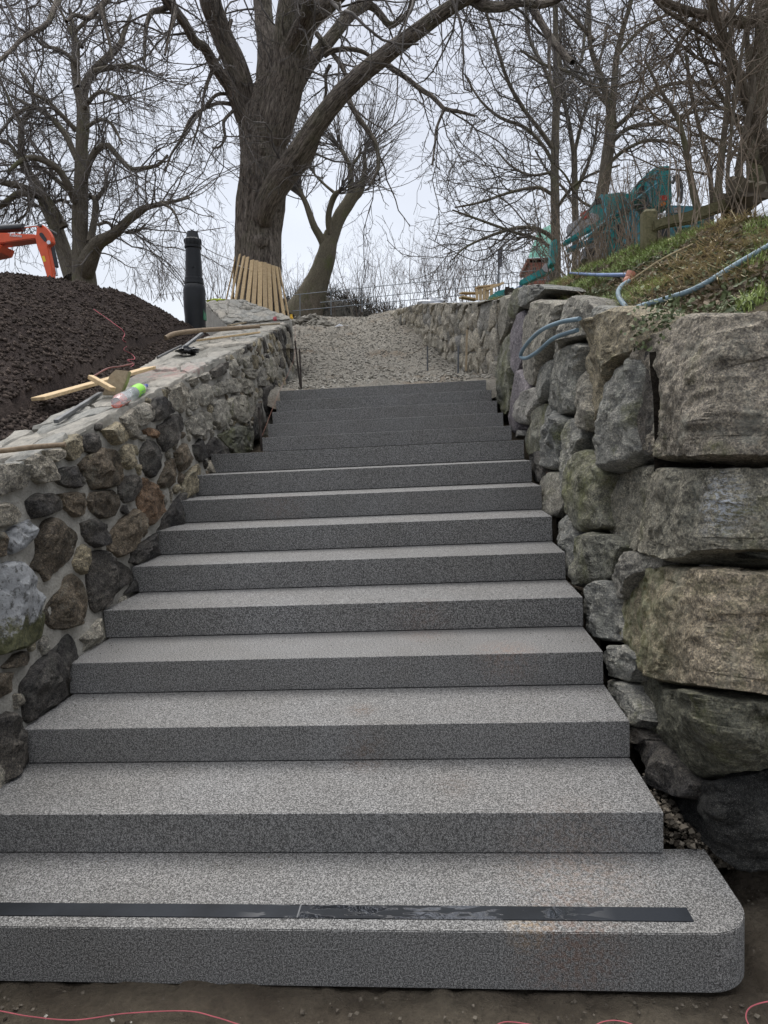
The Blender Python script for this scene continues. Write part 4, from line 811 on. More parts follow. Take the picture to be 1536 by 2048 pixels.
YM = 12.9                                    # the big chestnut
ML = [('494,252,30 490,195,40 472,133,40 450,83,36 430,33,36 420,0,36 408,-80,34 380,-200,30', -1.5, 0),
 ('488,240,30 462,178,22 430,133,19 410,97,17 390,83,15 367,43,15 333,0,16 300,-50,15 240,-120,12', -2.5, -.2),
 ('528,260,50 533,180,42 537,100,37 529,50,32 525,0,30 520,-90,28 500,-220,22', .8, .2),
 ('545,270,70 565,190,70 578,133,62 577,67,50 584,0,44 600,-80,38 610,-220,30', -.8, -.15),
 ('585,140,40 603,80,36 618,43,32 653,10,30 690,-25,28 760,-90,24', -1.2, -.4), ('578,110,34 598,60,26 612,30,22 622,-10,20 640,-90,18', -2, -.5),
 ('585,180,40 607,143,28 630,112,24 653,87,22 675,60,21 693,37,20 712,18,22 730,7,20 745,-20,18 790,-80,16', 1.0, .1),
 ('728,8,14 745,14,13 760,28,12 780,50,11 800,40,9 817,25,9 824,10,8 830,-10,7', .2, 1.0),
 ('528,430,44 540,395,46 562,352,45 589,316,38 619,270,37 660,215,34 700,170,32 750,126,30 817,76,27 867,38,24 912,9,22 960,-20,21 1010,-40,19 1060,-60,17', -3.2, -.5),
 ('548,395,40 575,350,40 604,318,36 622,292,26 636,268,14', -.5, -.45),
 ('768,124,12 785,138,10 800,147,9 820,162,9 843,180,9 867,195,8 887,217,8 912,222,7 925,225,6 950,232,4', -1.2, -1.6), ('889,218,6 880,238,5 872,262,5 870,290,4 864,330,3', -.4, -2.4),
 ('695,196,11 705,215,10 720,240,10 740,267,9 753,290,8 757,333,7 750,352,6 740,370,4', -.6, -1.2), ('633,67,9 660,100,8 683,133,8 694,160,6', -.3, 0.3), ('648,112,9 665,102,9 700,98,8 733,107,7 745,125,5', -.2, -.2),
 ('472,212,7 455,207,7 433,207,6 410,217,6 383,235,6 360,283,5 343,307,4 330,345,3', -1, -.3), ('462,188,6 433,190,6 407,217,5 385,245,4 370,262,3', -1, -.3), ('477,212,6 460,228,6 447,245,6 450,275,5 440,293,4 425,296,3', -.4, -.4),
 ('345,8,9 323,20,10 303,25,9 293,50,7 290,80,6 288,130,4', -.8, -1.8), ('425,140,7 415,165,6 408,190,5 400,240,4 385,290,3', -.5, -.9), ('463,40,6 455,70,6 447,100,5 425,140,4', -.6, .2),
 ('660,130,7 652,150,6 651,190,5 640,230,3', 0, .2), ('930,-20,20 960,8,18 1000,14,16 1040,4,14 1090,8,12 1150,-20,10', -2, -2.6), ('1060,8,14 1085,50,12 1105,80,12 1130,110,12 1145,125,9', -1, -3.6), ('1100,78,7 1098,120,6 1105,170,5 1125,200,4', -.5, -4.3),
 ('128,-30,11 117,0,10 107,20,9 93,50,8 50,73,7 20,103,6 -10,128,5', -2.5, -2), ('235,-30,11 213,0,10 187,27,9 173,37,8 150,30,6 133,43,5', -1.5, -2), ('203,17,7 210,50,6 220,90,5 224,120,3', -.5, -2.6), ('330,-40,13 350,20,8 340,60,6 330,110,4', -1, -2)]
def crown_hang(r):                           # drooping branches that come down from the part of the crown above the frame
    n = 95; px = np.concatenate([r.uniform(-60, 480, 50), r.uniform(560, 1180, 45)]); py = r.uniform(-260, -20, n); Yk = YM+r.uniform(-4.5, 1.5, n)
    p = np.array([at_y(a, b, c) for a, b, c in zip(px, py, Yk)]); d = norm(np.stack([r.normal(0, .6, n), r.normal(-.2, .4, n), r.uniform(-.9, .0, n)], -1)); P = [p]; l = r.uniform(1.2, 3.0, n)
    for k in range(9): d = norm(d+r.normal(size=(n, 3))*.25+np.array([0, 0, -.10+.025*k])); p = p+d*(l/9)[:, None]; P.append(p)
    return np.stack(P, 1), np.linspace(1, .35, 10)[None]*r.uniform(.016, .034, n)[:, None]
main = build_tree('chestnut_tree', YM, '522,700,100 521,640,98 518,570,97 516,512,96 517,460,94 521,410,99 527,360,96 527,300,90 524,250,92 530,215,80 548,170,60', ML, M['bark_main'], M['twig'],
  'huge bare old tree with thick forking trunk wrapped in timber boards at its foot', trunk_sides=64, tw=.9, K=16, ns=(110, 1300, 4200), Ls=((.9, 3.0), (.4, 1.3), (.12, .42)), ups=(-.05, -.03, .12), curls=(.06, .16, .3), rmin=(.012, .0062, .0048), seed=3, lobe=.05, ridge=.07, extra=crown_hang)
# a second column of wood and burrs that give the trunk its lobes
for s, dy in (('505,600,30 502,520,30 504,440,30 509,360,28 514,300,26 520,250,22', -.30), ('536,620,32 540,560,30 534,480,24 530,420,16', -.32)):
    P, R = trace(s, YM+dy+.06); R = np.concatenate([[.02], R, [.02]]); P = np.vstack([P[:1]-[0, 0, .12], P, P[-1:]+[0, .1, .2]]); tube_obj('trunk_rib', P, R, M['bark_main'], main, sides=28, K=40, disp=lambda th, L, R: lobes(th, L, R, .16, 3, 17, .10))
for px, py, w, dy in ((520, 480, 30, -.46), (524, 300, 26, -.42)):
    c = at_y(px, py, YM+dy); d = np.linalg.norm(c-CAM); rr_ = w/2/F*d; c = c+np.array([0, rr_*.45, 0]); P = np.array([c+np.array([0, .05, -rr_*1.1]), c+np.array([0, 0, -rr_*.5]), c, c+np.array([0, 0, rr_*.5]), c+np.array([0, .05, rr_*1.1])])
    tube_obj('burr', P, np.array([.03, .7, .85, .7, .03])*rr_, M['bark_main'], main, sides=18, K=18, disp=lambda th, L, R: lobes(th, L, R, .3, 3, 23, .14))

# timber boards strapped round its foot
GD = empty('trunk_guard', at_y(515, 640, YM), 'ring of new upright timber boards strapped round the foot of the big tree', 'tree guard')
cT = at_y(512, 560, YM); tops = [(474, 508), (481, 508), (489, 512), (496, 514), (505, 520), (513, 521), (521, 524), (529, 525), (537, 528), (545, 531), (552, 533), (557, 535)]
bots = [(450, 603), (460, 606), (468, 608), (481, 610), (494, 612), (506, 620), (519, 625), (531, 629), (542, 633), (556, 638), (570, 643), (583, 655)]
n = len(tops)
for i, ((ax, ay), (bx, by)) in enumerate(zip(tops, bots)):
    a = (i/(n-1)*2-1); dy = -.80*math.sqrt(max(0, 1-(a*.97)**2)); A = at_y(ax, ay, YM+dy*.9); B = at_y(bx, by+12, YM+dy*1.25)
    rad = norm(np.array([a, -math.sqrt(max(.02, 1-a*a)), 0])); t = norm(B-A); s = norm(np.cross(t, rad))
    w = .090*(1-.35*abs(a)**3); h = .024; V = [c+s*x*w/2+rad*y*h for c in (A, B) for x, y in ((-1, 0), (1, 0), (1, 1), (-1, 1))]
    bevel(pydata('board', V, [(0, 3, 2, 1), (4, 5, 6, 7), (0, 1, 5, 4), (1, 2, 6, 5), (2, 3, 7, 6), (3, 0, 4, 7)], M['timber'], GD), .003, 1)
for i in range(9):                           # boards round the back of the trunk
    a = -math.pi*.02+math.pi*1.04*(i/8); A = cT+np.array([.42*math.cos(a), .42*math.sin(a), .50]); B = cT+np.array([.60*math.cos(a), .60*math.sin(a), -.9])
    beam('board', A, B, .09, .024, M['timber'], GD, up=(math.cos(a), math.sin(a), 0))
sp = [at_y(x, y, YM+dy) for x, y, dy in ((471, 530, -.1), (480, 532, -.4), (500, 538, -.62), (520, 543, -.68), (540, 549, -.6), (556, 556, -.35), (562, 560, -.1))]
tube_obj('strap', sp, .008, M['whitebag'], GD, sides=6)

# the wide two-stemmed tree on the left skyline
LL = [('168,232,20 167,180,16 187,143,14 213,117,12 240,90,10 247,67,8 262,30,5', 1, 0), ('187,143,9 233,133,8 267,133,6 290,140,4', -1, 0), ('155,175,15 150,130,14 152,100,13 146,60,9 140,20,6', .5, 0),
 ('168,365,13 173,345,12 187,307,12 213,290,11 233,310,9 260,337,9 283,337,8 317,330,6 335,310,4', -1.5, -.2), ('153,318,10 133,273,10 110,243,9 80,220,8 57,210,6 20,190,4', 1, 0), ('153,262,9 130,237,8 103,210,8 87,197,6 50,183,5', -1, 0),
 ('150,403,14 140,380,13 123,347,12 100,327,11 67,315,10 40,323,8 15,345,5', -1.5, -.2), ('143,388,9 110,357,8 83,337,7 63,320,5', 1.5, 0), ('170,540,40 187,500,28 200,483,24 230,467,18 253,443,16 283,420,14 300,413,10 340,405,7 380,395,4', -1.5, -.3),
 ('180,485,14 185,460,13 190,433,12 190,400,10 177,392,8', .5, -.2), ('192,400,9 210,375,7 213,345,6', 0, -.2), ('195,450,6 215,445,6 232,462,5', 0, -.5), ('253,465,6 275,463,5 290,450,4', -.5, -.4),
 ('145,555,32 133,520,28 117,467,25 100,430,22 90,410,20 78,373,18 53,343,14 43,313,12 43,250,10 55,230,9 67,217,8 65,180,6 40,140,4', 1, .3), ('77,387,13 43,373,11 0,363,10 -40,345,8', -1, .3), ('73,390,12 40,387,11 17,400,10 0,413,9 -40,440,6', 1, .3),
 ('128,455,18 113,427,13 97,400,11 88,385,9', -.3, .2), ('57,395,6 58,412,5 50,430,4 30,445,3', 0, .3), ('42,250,6 25,215,5 10,180,4 -10,150,3', 0, .4), ('160,130,8 120,100,6 85,90,5 60,60,3', -1, 0), ('158,230,8 190,190,7 215,185,5 250,205,3', -1, 0),
 ('165,260,7 200,240,6 225,250,5 245,290,3', -1.5, 0), ('145,70,7 175,40,5 200,35,4 225,55,3', 0, 0), ('60,215,6 30,230,5 5,260,4 -20,300,3', 0, 0), ('320,405,6 345,420,5 360,450,3', -.5, -1.8), ('165,95,6 140,60,5 120,20,4 90,-10,3', .3, .3), ('40,320,7 20,290,6 0,280,4 -30,290,3', .3, .6), ('95,415,6 120,400,5 140,405,3', .3, .6)]
build_tree('broad_tree', 19, '170,590,46 168,560,42 164,515,36 160,470,28 160,420,27 163,350,23 163,300,21 166,232,20 160,180,18', LL, M['bark_far'], M['twig'], 'wide bare tree with two leaning stems rising behind the soil heap on the left', trunk_sides=24,
  ns=(260, 1800, 6200), Ls=((1.2, 4.2), (.5, 1.6), (.2, .6)), ups=(-.02, -.05, .05), curls=(.0, .10, .25), rmin=(.014, .0072, .0052), seed=9, wigs=(.2, .2, .26))
# pollarded tree in the middle distance
PLm = [('655,512,30 648,488,18 637,468,15 627,450,14 613,410,11 603,390,9 593,373,8', -.5, 0), ('662,480,28 672,450,27 683,427,26 695,410,25 705,393,25 715,383,22 722,370,18', .5, 0), ('703,385,14 701,350,11 700,333,10 690,312,8 683,300,7 672,285,5', 0, .2), ('722,372,12 728,350,10 730,333,9 729,310,7 735,290,5', 0, .3),
 ('660,468,14 657,440,13 659,420,12 665,400,12 672,388,11 680,382,8', -.6, -.2), ('700,335,7 712,320,6 722,305,4', 0, .2), ('668,385,6 650,370,5 632,352,4 618,330,3', 0, -.4)]
build_tree('pollard_tree', 24, '600,640,90 618,605,66 632,570,48 644,540,40 652,515,38 657,490,34 664,465,28', PLm, M['bark_green'], M['twig'], 'stout pollarded tree with leaning trunk in the middle distance, between big tree and path', trunk_sides=24,
  ns=(190, 800, 1100), Ls=((1.6, 4.6), (.5, 1.6), (.2, .6)), ups=(.05, .05, .08), curls=(.0, .03, .1), rmin=(.011, .0065, .0052), seed=12, wigs=(.09, .14, .25), angs=(.55, .45, .6), s0=.7)
# trees behind the bank on the right
R1 = [('1108,300,12 1080,260,10 1045,215,9 1015,160,8 990,80,7 965,0,6 955,-60,5', -1, 0), ('1108,330,9 1085,290,8 1050,255,8 1000,235,7 960,200,5 930,150,4', .5, 0), ('1106,390,9 1075,375,8 1020,385,7 960,405,6 910,415,4', -1, 0), ('1108,250,9 1125,190,8 1160,130,7 1170,60,6 1180,-40,5', 1, 0),
 ('1112,480,12 1080,460,10 1040,455,9 985,470,7 930,495,5 905,520,3', -1.5, -.5), ('1105,500,9 1080,480,8 1030,465,7 960,440,6 905,420,4', -1, -.7), ('1110,200,9 1090,140,8 1060,80,7 1050,10,6', 0, 0), ('1112,420,8 1140,380,7 1180,350,6 1240,330,4', -1, 0), ('1104,345,7 1060,350,6 1020,330,5 985,290,3', 1, 0)]
build_tree('slender_tree', 17, '1112,600,24 1112,560,23 1112,500,21 1110,400,19 1110,300,17 1113,200,15 1112,100,12 1110,0,10 1108,-100,8', R1, M['bark_far'], M['twig'], 'straight slender grey bare tree standing just left of the teal machine', 'bare trees behind the right bank', trunk_sides=16,
  ns=(90, 650, 2500), Ls=((1.2, 3.6), (.5, 1.5), (.15, .5)), ups=(-.0, .03, .14), curls=(.05, .12, .25), rmin=(.012, .0068, .005), seed=22, wigs=(.2, .24, .3), tw=.85, lw=.8)
R2 = [('1222,250,16 1215,200,14 1200,150,12 1180,90,10 1178,20,9 1170,-60,8', 0, 0), ('1222,240,17 1228,180,15 1232,120,13 1245,60,11 1262,0,9 1270,-70,7', -.5, 0), ('1225,260,11 1260,230,10 1310,180,9 1370,165,7 1440,175,5', -1.5, 0), ('1218,290,11 1260,255,9 1330,245,8 1400,220,6 1470,215,4', -1, 0),
 ('1215,210,10 1180,170,9 1140,145,8 1090,130,6 1040,100,4', 0, 0), ('1215,330,9 1250,300,8 1300,280,7 1360,290,5', -1, 0), ('1200,420,7 1160,400,6 1130,350,5 1100,320,3', -1, 0), ('1235,110,8 1280,60,7 1330,30,6 1380,-20,5', 0, 0), ('1188,80,8 1150,40,7 1110,0,6 1060,-40,5', 0, 0)]
build_tree('forked_tree', 14, '1172,600,34 1180,540,31 1190,470,29 1202,400,28 1212,330,26 1221,270,25 1222,235,22', R2, M['bark_far'], M['twig'], 'dark bare tree forking high up behind the teal machine', 'bare trees behind the right bank', trunk_sides=16,
  ns=(85, 600, 2300), Ls=((1.2, 3.4), (.5, 1.4), (.15, .5)), ups=(0., .02, .12), curls=(.04, .12, .25), rmin=(.010, .006, .0045), seed=23, wigs=(.2, .24, .3), tw=.85, lw=.8)
R3 = [('1150,330,9 1140,260,8 1128,200,7 1120,120,6 1122,40,5', 0, 0), ('1153,380,7 1175,330,6 1190,280,5 1195,230,4', 0, 0), ('1150,300,7 1165,240,6 1180,190,5 1200,120,4 1215,50,3', 0, .4), ('1152,420,6 1130,380,5 1100,350,4 1070,300,3', 0, 0)]
build_tree('thin_tree', 19, '1152,600,15 1152,520,14 1151,450,13 1150,380,12 1148,300,10', R3, M['bark_far'], M['twig'], 'thinner bare tree between the slender and the forked tree', 'bare trees behind the right bank', trunk_sides=10,
  ns=(60, 450, 1200), Ls=((1., 3.), (.5, 1.3), (.15, .5)), ups=(.02, .03, .12), curls=(.03, .1, .25), rmin=(.012, .007, .0055), seed=24)
R4 = [('1535,300,30 1510,235,28 1490,185,26 1470,140,22 1452,90,20 1437,45,18 1420,0,16 1400,-60,14', -.4, -.1), ('1500,210,12 1520,170,11 1530,110,10 1520,40,9 1510,-30,8', .3, 0), ('1450,100,10 1420,75,9 1370,45,8 1330,20,7 1290,-20,6', -.6, 0), ('1440,50,9 1470,20,8 1500,-20,7', 0, 0),
 ('1480,165,8 1440,130,7 1400,120,6 1340,70,5 1310,20,4', .4, 0), ('1536,30,26 1490,45,24 1440,35,22 1390,25,18 1340,8,16 1290,-20,14', -.6, .4), ('1420,30,9 1380,60,8 1350,100,6 1330,150,4', 0, .2), ('1510,240,8 1470,230,7 1420,200,6 1380,150,5 1350,90,3', .3, 0), ('1535,330,9 1500,320,8 1450,300,6 1400,260,4', .2, 0)]
build_tree('leaning_tree', 6.2, '1580,470,44 1562,400,40 1548,340,36 1535,300,32', R4, M['bark_smooth'], M['twig_brown'], 'brown bare tree leaning in from the right edge over the grassy bank', 'bare trees on the right bank', trunk_sides=20,
  ns=(55, 330, 1100), Ls=((.6, 2.), (.3, .9), (.08, .3)), ups=(.02, .02, .1), curls=(.04, .1, .25), rmin=(.006, .0036, .0026), seed=25, wigs=(.2, .22, .3), ridge=.03, tw=.8, lw=.75)
build_tree('mossy_trunk_tree', 6.8, '1515,400,34 1513,330,32 1514,250,30 1518,180,30 1524,100,27 1530,20,26 1535,-80,24', [('1515,220,12 1500,150,11 1494,80,10 1500,10,9 1510,-40,8', 0, 0), ('1518,160,10 1545,110,9 1570,50,8', 0, 0), ('1512,300,9 1470,240,8 1430,170,7 1400,100,6 1385,20,5', -.3, 0), ('1512,330,8 1480,300,6 1440,280,5 1380,270,4', -.5, 0)], M['bark_green'], M['twig_brown'],
  'upright mossy green trunk at the right edge behind the leaning tree', 'bare trees on the right bank', trunk_sides=16, ns=(28, 190, 600), Ls=((.5, 1.5), (.3, .9), (.08, .3)), ups=(.02, .02, .1), curls=(.04, .1, .25), rmin=(.006, .0038, .0028), seed=26, ridge=.03, lw=.75)
# young stems standing on the bank crest
stems = [('1397,430,14 1380,350,11 1370,290,10 1352,230,8 1320,180,6 1290,120,4', 'slanting young stem leaning left above the fence rail', 5.6), ('1432,425,14 1440,340,12 1450,250,10 1458,150,8 1462,40,6 1468,-40,5', 'upright young stem growing right of the fence rail', 5.7),
 ('1426,430,9 1420,350,8 1405,280,7 1385,200,6 1372,110,5', 'thin stem between the slanting and the upright stem', 5.9), ('1482,395,15 1478,340,13 1490,270,12 1505,180,10 1500,90,8', 'stem beside the rotten stump near the right edge', 5.6), ('1462,420,8 1455,360,7 1462,270,6 1475,160,5 1490,60,4', 'very thin stem just left of the rotten stump', 5.4)]
for i, (s, lb, Y) in enumerate(stems):
    P, R = trace(s, Y); root = empty('young_tree', P[0], lb, 'sapling', 'young stems on the bank crest'); tube_obj('trunk', P, R, M['bark_smooth'], root, sides=9, K=20, disp=lambda th, L, R: lobes(th, L, R, .08, 3, 3, .04))
    r = np.random.default_rng(50+i); LP = catmull(P, 12)[None]; LR = np.interp(np.linspace(0, 1, 12), np.linspace(0, 1, len(R)), R)[None]
    a1, b1_ = spawn(LP, LR, 11, (.5, 1.6), .7, 9, r, .05, .05, .16, .5, .012, .004, .2); a2, b2_ = spawn(a1, b1_, 55, (.25, .8), .7, 6, r, .04, .1, .22, .6, .006, .003); a3, b3_ = spawn(a2, b2_, 150, (.06, .25), .7, 4, r, .1, .1, .3, .7, .004, .0025)
    V, Q = join((a1, b1_, 5), (a2, b2_, 4), (a3, b3_, 3)); tag(mesh('twigs', V, Q, M['twig_brown'], root), kind='stuff')

def shrub(name, label, base, n, H, spread, mat, seed, rad=.008, up=.08, lean=(0, 0), group=None, sub=4, w=.3, droop=0., foot='shrub'):
    """many-stemmed bush: stems from a common foot, each forking into twigs"""
    r = np.random.default_rng(seed); base = np.array(base, float); p = base+np.stack([r.normal(0, w, n), r.normal(0, w*.6, n), np.full(n, -.06)], -1)
    d = norm(np.stack([r.normal(lean[0], spread, n), r.normal(lean[1], spread*.7, n), np.full(n, 1.)], -1)); l = r.uniform(.45, 1., n)*H; P = [p]
    for k in range(8): d = norm(d+r.normal(size=(n, 3))*.10+np.array([0, 0, up-droop*k/7])); p = p+d*(l/8)[:, None]; P.append(p)
    P = np.stack(P, 1); R = np.linspace(1, .35, 9)[None]*r.uniform(.6, 1.3, n)[:, None]*rad
    P2, R2 = spawn(P, R, n*sub, (H*.12, H*.4), .6, 6, r, .06, .05, .16, .6, rad*.7, rad*.35, .25); P3, R3 = spawn(P2, R2, n*sub*3, (H*.04, H*.15), .65, 4, r, .06, .1, .25, .7, rad*.5, rad*.3)
    V, Q = join((P, R, 5), (P2, R2, 3), (P3, R3, 3)); o = mesh(name, V, Q, mat, None, base); return tag(o, label, foot, group)
# brush in front of the machine
BR = [((1120, 575, 8.2), 46, 1.5, .36, 'tangled pale brush at the left end of the teal machine'), ((1165, 575, 7.0), 40, 1.25, .30, 'upright pale stems in front of the white and red panel'), ((1215, 575, 6.4), 44, 1.25, .28, 'dense clump of dry stems in front of the teal lower body'), ((1262, 560, 6.0), 30, 1.2, .26, 'dry stems just left of the green fence post'), ((1240, 560, 7.4), 20, 2.0, .25, 'tall brown stems rising past the middle of the teal machine')]
for i, ((px, py, Y), n, H, spd, lb) in enumerate(BR):
    b = at_y(px, py, Y); b[2] = bank(np.array([b[0]]), np.array([b[1]]))[0]; shrub('bare_bush', lb, b, int(n*.6), H, spd, M['twig_pale'] if i != 4 else M['twig_brown'], 60+i, .0075, group='dry bushes before the teal machine', sub=3, w=.2)
BR = [((1400, 470, 4.6), 16, 1.5, .16, 'thin pale stalks standing under the end of the fence rail'), ((1470, 440, 4.6), 16, 1.7, .14, 'thin pale stalks under the right edge trees'), ((1340, 470, 5.6), 12, 1.5, .25, 'thin pale stalks in front of the fence rail')]
for i, ((px, py, Y), n, H, spd, lb) in enumerate(BR):
    b = at_y(px, py, Y); b[2] = bank(np.array([b[0]]), np.array([b[1]]))[0]; shrub('dry_stalks', lb, b, n, H, spd, M['twig_pale'], 80+i, .0055, group='dry stalks on the bank', sub=2, w=.22)
# far hedge line, one bush at a time
HG = [(300, 590, 26, 2.6, 'leftmost pale bush behind the black iron column'), (350, 590, 28, 3.0, 'pale bush seen just left of the black iron column'), (420, 600, 25, 3.2, 'olive bush right of the black iron column'), (450, 600, 27, 2.6, 'low bush behind the left side of the tree guard'),
 (585, 620, 24, 2.8, 'bush just right of the tree guard'), (690, 632, 25, 2.9, 'bush right of the pollard trunk'), (725, 632, 24, 3.6, 'tall thin bush over the far crest of the path'), (770, 628, 23, 3.2, 'bush over the far end of the light wall'), (815, 618, 24, 3.8, 'tall bush behind the middle of the light wall'), (860, 610, 25, 3.2, 'bush behind the white plastic sheet'), (905, 600, 24, 3.0, 'bush behind the timber scraps'), (950, 595, 26, 3.4, 'bush left of the grey sign pole'), (1000, 590, 25, 2.8, 'bush behind the grey sign pole'), (1050, 585, 27, 2.8, 'bush in front of the copper roofed tower'), (640, 640, 22, 1.6, 'low scrub at the foot of the pollard tree')]
for i, (px, py, Y, H, lb) in enumerate(HG):
    b = at_y(px, py+8, Y); shrub('hedge_bush', lb, b, 20, H*(.7+.35*((i*7) % 5)/4), .34, M['twig_brown'] if i % 3 else M['twig'], 100+i, .011, group='bare bushes along the far railing', sub=5, w=.55)

# ------------------------------------------------------------------ far ground, railing, sign pole, tower
X, Y = np.meshgrid(np.linspace(-16, 9, 120), np.linspace(20.2, 34, 40), indexing='ij'); P3 = np.stack([X, Y, 0*X], -1)
emb = 5.2+2.9*np.exp(-((Y-26)/2.4)**2)*np.clip(1-np.abs(X+4.6)/8, .12, 1)+.35*fbm(P3*.5, 3, 4)+.1*fbm(P3*2.2, 3, 9)
tag(sheet('scrub_embankment', X, Y, emb, M['brush']), kind='structure')
rr = np.random.default_rng(77)
n = 5200; bx = rr.uniform(-9, 4, n); by = rr.uniform(21.5, 27, n); p = np.stack([bx, by, 5.2+2.85*np.exp(-((by-26)/2.4)**2)*np.clip(1-np.abs(bx+4.6)/8, .12, 1)], -1); d = norm(rr.normal(size=(n, 3))*.6+np.array([0, 0, 1.])); P = [p]
for k in range(3): d = norm(d+rr.normal(size=(n, 3))*.35); p = p+d*rr.uniform(.1, .28, n)[:, None]; P.append(p)
V, Q, _ = tubes(np.stack(P, 1), np.linspace(.012, .006, 4)[None]*np.ones((n, 1)), 3)
tag(mesh('undergrowth', V, Q, M['brush'], None, (-3, 24, 5)), 'dark tangled undergrowth on the far embankment at the end of the path', 'undergrowth', kind='stuff')
RL = empty('metal_railing', at_y(700, 620, 21), 'thin grey metal railing running uphill across the far side of the scrub', 'railing')
def rail(a, b, r=.022, Y=21): return tube_obj('rail', [at_y(*a, Y), at_y((a[0]+b[0])/2, (a[1]+b[1])/2, Y), at_y(*b, Y)], r, M['fencemetal'], RL, sides=6)
for a, b in (((585, 590), (1100, 538)), ((585, 622), (1100, 574)), ((640, 605), (1100, 558))): rail(a, b, .012)
for x in range(600, 1100, 62):
    y0 = 590-(x-585)*52/515; tube_obj('rail_post', [at_y(x, y0, 21), at_y(x, y0+48, 21)], .015, M['fencemetal'], RL, sides=6)
SG = empty('sign_pole', at_y(998, 600, 19.5), 'narrow grey sign panel seen almost edge-on, on a thin pole by the railing', 'sign')
tube_obj('pole', [at_y(998, 605, 19.5), at_y(997, 500, 19.5)], .03, M['fencemetal'], SG, sides=8)
A = at_y(999, 537, 19.5); B = at_y(999, 498, 19.5); bevel(pydata('panel', [A+np.array(q) for q in ((-.05, -.02, 0), (.05, -.25, 0), (.06, -.24, 0), (-.04, -.01, 0))]+[B+np.array(q) for q in ((-.05, -.02, 0), (.05, -.25, 0), (.06, -.24, 0), (-.04, -.01, 0))], BOXF, M['signback'], SG), .002, 1)
TW = empty('brick_tower', at_y(1080, 560, 80), 'distant red brick building corner with a green copper roof behind the slender tree', 'building')
def tp(x, y, Y=80): return at_y(x, y, Y)
prism('wall', [tp(1060, 640), tp(1112, 640), tp(1112, 520), tp(1060, 520)], (0, 6, 0), M['brick'], TW)
prism('cornice', [tp(1054, 526), tp(1118, 523), tp(1118, 514), tp(1054, 517)], (0, 7, 0), M['brick'], TW)
a_, b_ = tp(1056, 516, 79.4), tp(1120, 514, 79.4); c_, d_ = tp(1056, 516, 87), tp(1120, 514, 87); t1, t2 = tp(1076, 462, 82), tp(1118, 440, 82)
pydata('copper_roof', [a_, b_, d_, c_, t1, t2], [(0, 1, 5, 4), (1, 2, 5), (2, 3, 4, 5), (3, 0, 4), (3, 2, 1, 0)], M['copper'], TW)
for x in (1069, 1084, 1099): prism('window', [tp(x-3, 560, 79.9), tp(x+3, 560, 79.9), tp(x+3, 535, 79.9), tp(x-3, 535, 79.9)], (0, .15, 0), M['blackpaint'], TW)

# ------------------------------------------------------------------ orange excavator behind the soil heap
EX = empty('orange_excavator', at_y(-60, 620, 8.6), 'orange excavator reaching its arm down behind the soil heap', 'excavator')
VX = lambda q, Y: [at_y(x/7.68, 420+y/7.68, Y) for x, y in q]
prism('boom', VX([(-900, 560), (-560, 400), (-300, 350), (0, 345), (300, 362), (540, 372), (575, 410), (545, 440), (300, 470), (0, 512), (-280, 560), (-560, 640), (-860, 820)], 8.45), (0, .24, 0), M['orange'], EX, bev=.012)
st_ = prism('stick', VX([(560, 290), (575, 235), (600, 205), (650, 225), (700, 270), (745, 325), (785, 400), (805, 500), (765, 535), (728, 560), (745, 640), (770, 760), (800, 900), (806, 1100), (740, 1120), (700, 960), (650, 790), (605, 660), (560, 540), (540, 440)], 8.36), (0, .10, 0), M['orange'], EX, bev=.010)
prism('stick_side', VX([(560, 290), (575, 235), (600, 205), (650, 225), (700, 270), (745, 325), (785, 400), (805, 500), (765, 535), (728, 560), (745, 640), (770, 760), (800, 900), (806, 1100), (740, 1120), (700, 960), (650, 790), (605, 660), (560, 540), (540, 440)], 8.70), (0, .08, 0), M['orange'], EX, bev=.010)
hole = [(600, 370), (612, 350), (640, 346), (660, 362), (712, 440), (716, 465), (700, 485), (675, 478), (610, 395)]
prism('slot', VX(hole, 8.352), (0, .006, 0), M['blackpaint'], st_)
c = VX([(745, 495)], 8.34)[0]; lathe('pivot_pin', [(0, 0), (.03, 0), (.03, .03), (0, .03)], c, (0, 1, 0), M['chrome'], st_, seg=12)
c = VX([(598, 228)], 8.32)[0]; lathe('pivot_pin', [(0, 0), (.025, 0), (.025, .46), (0, .46)], c, (0, 1, 0), M['steel'], EX, seg=12)
def cyl(name, a, b, r0, Y, m): A, B = VX([a, b], Y); return lathe(name, [(0, 0), (r0, 0), (r0, np.linalg.norm(B-A)), (0, np.linalg.norm(B-A))], A, B-A, m, EX, seg=14)
cyl('arm_cylinder', (-500, 330), (360, 268), .062, 8.57, M['blackpaint']); cyl('cylinder_rod', (350, 268), (600, 235), .016, 8.57, M['chrome'])
cyl('bucket_cylinder', (768, 520), (842, 880), .060, 8.57, M['blackpaint']); cyl('cylinder_rod', (842, 870), (870, 1010), .022, 8.57, M['chrome'])
cyl('boom_cylinder', (-320, 900), (40, 560), .055, 8.75, M['blackpaint'])
prism('sticker', VX([(640, 712), (680, 700), (706, 785), (668, 798)], 8.356), (0, .003, 0), M['yellow'], st_)
prism('side_plate', VX([(-260, 560), (20, 530), (-20, 640), (-300, 700)], 8.4), (0, .35, 0), M['orange'], EX, bev=.01)
fc = bpy.data.curves.new('t', 'FONT'); fc.body = 'Kubota'; fc.size = 1; fc.extrude = .01; fo = bpy.data.objects.new('t', fc); COL.objects.link(fo)
bpy.context.view_layer.update(); me = bpy.data.meshes.new_from_object(fo.evaluated_get(bpy.context.evaluated_depsgraph_get())); bpy.data.objects.remove(fo)
co = np.zeros(len(me.vertices)*3); me.vertices.foreach_get('co', co); co = co.reshape(-1, 3)
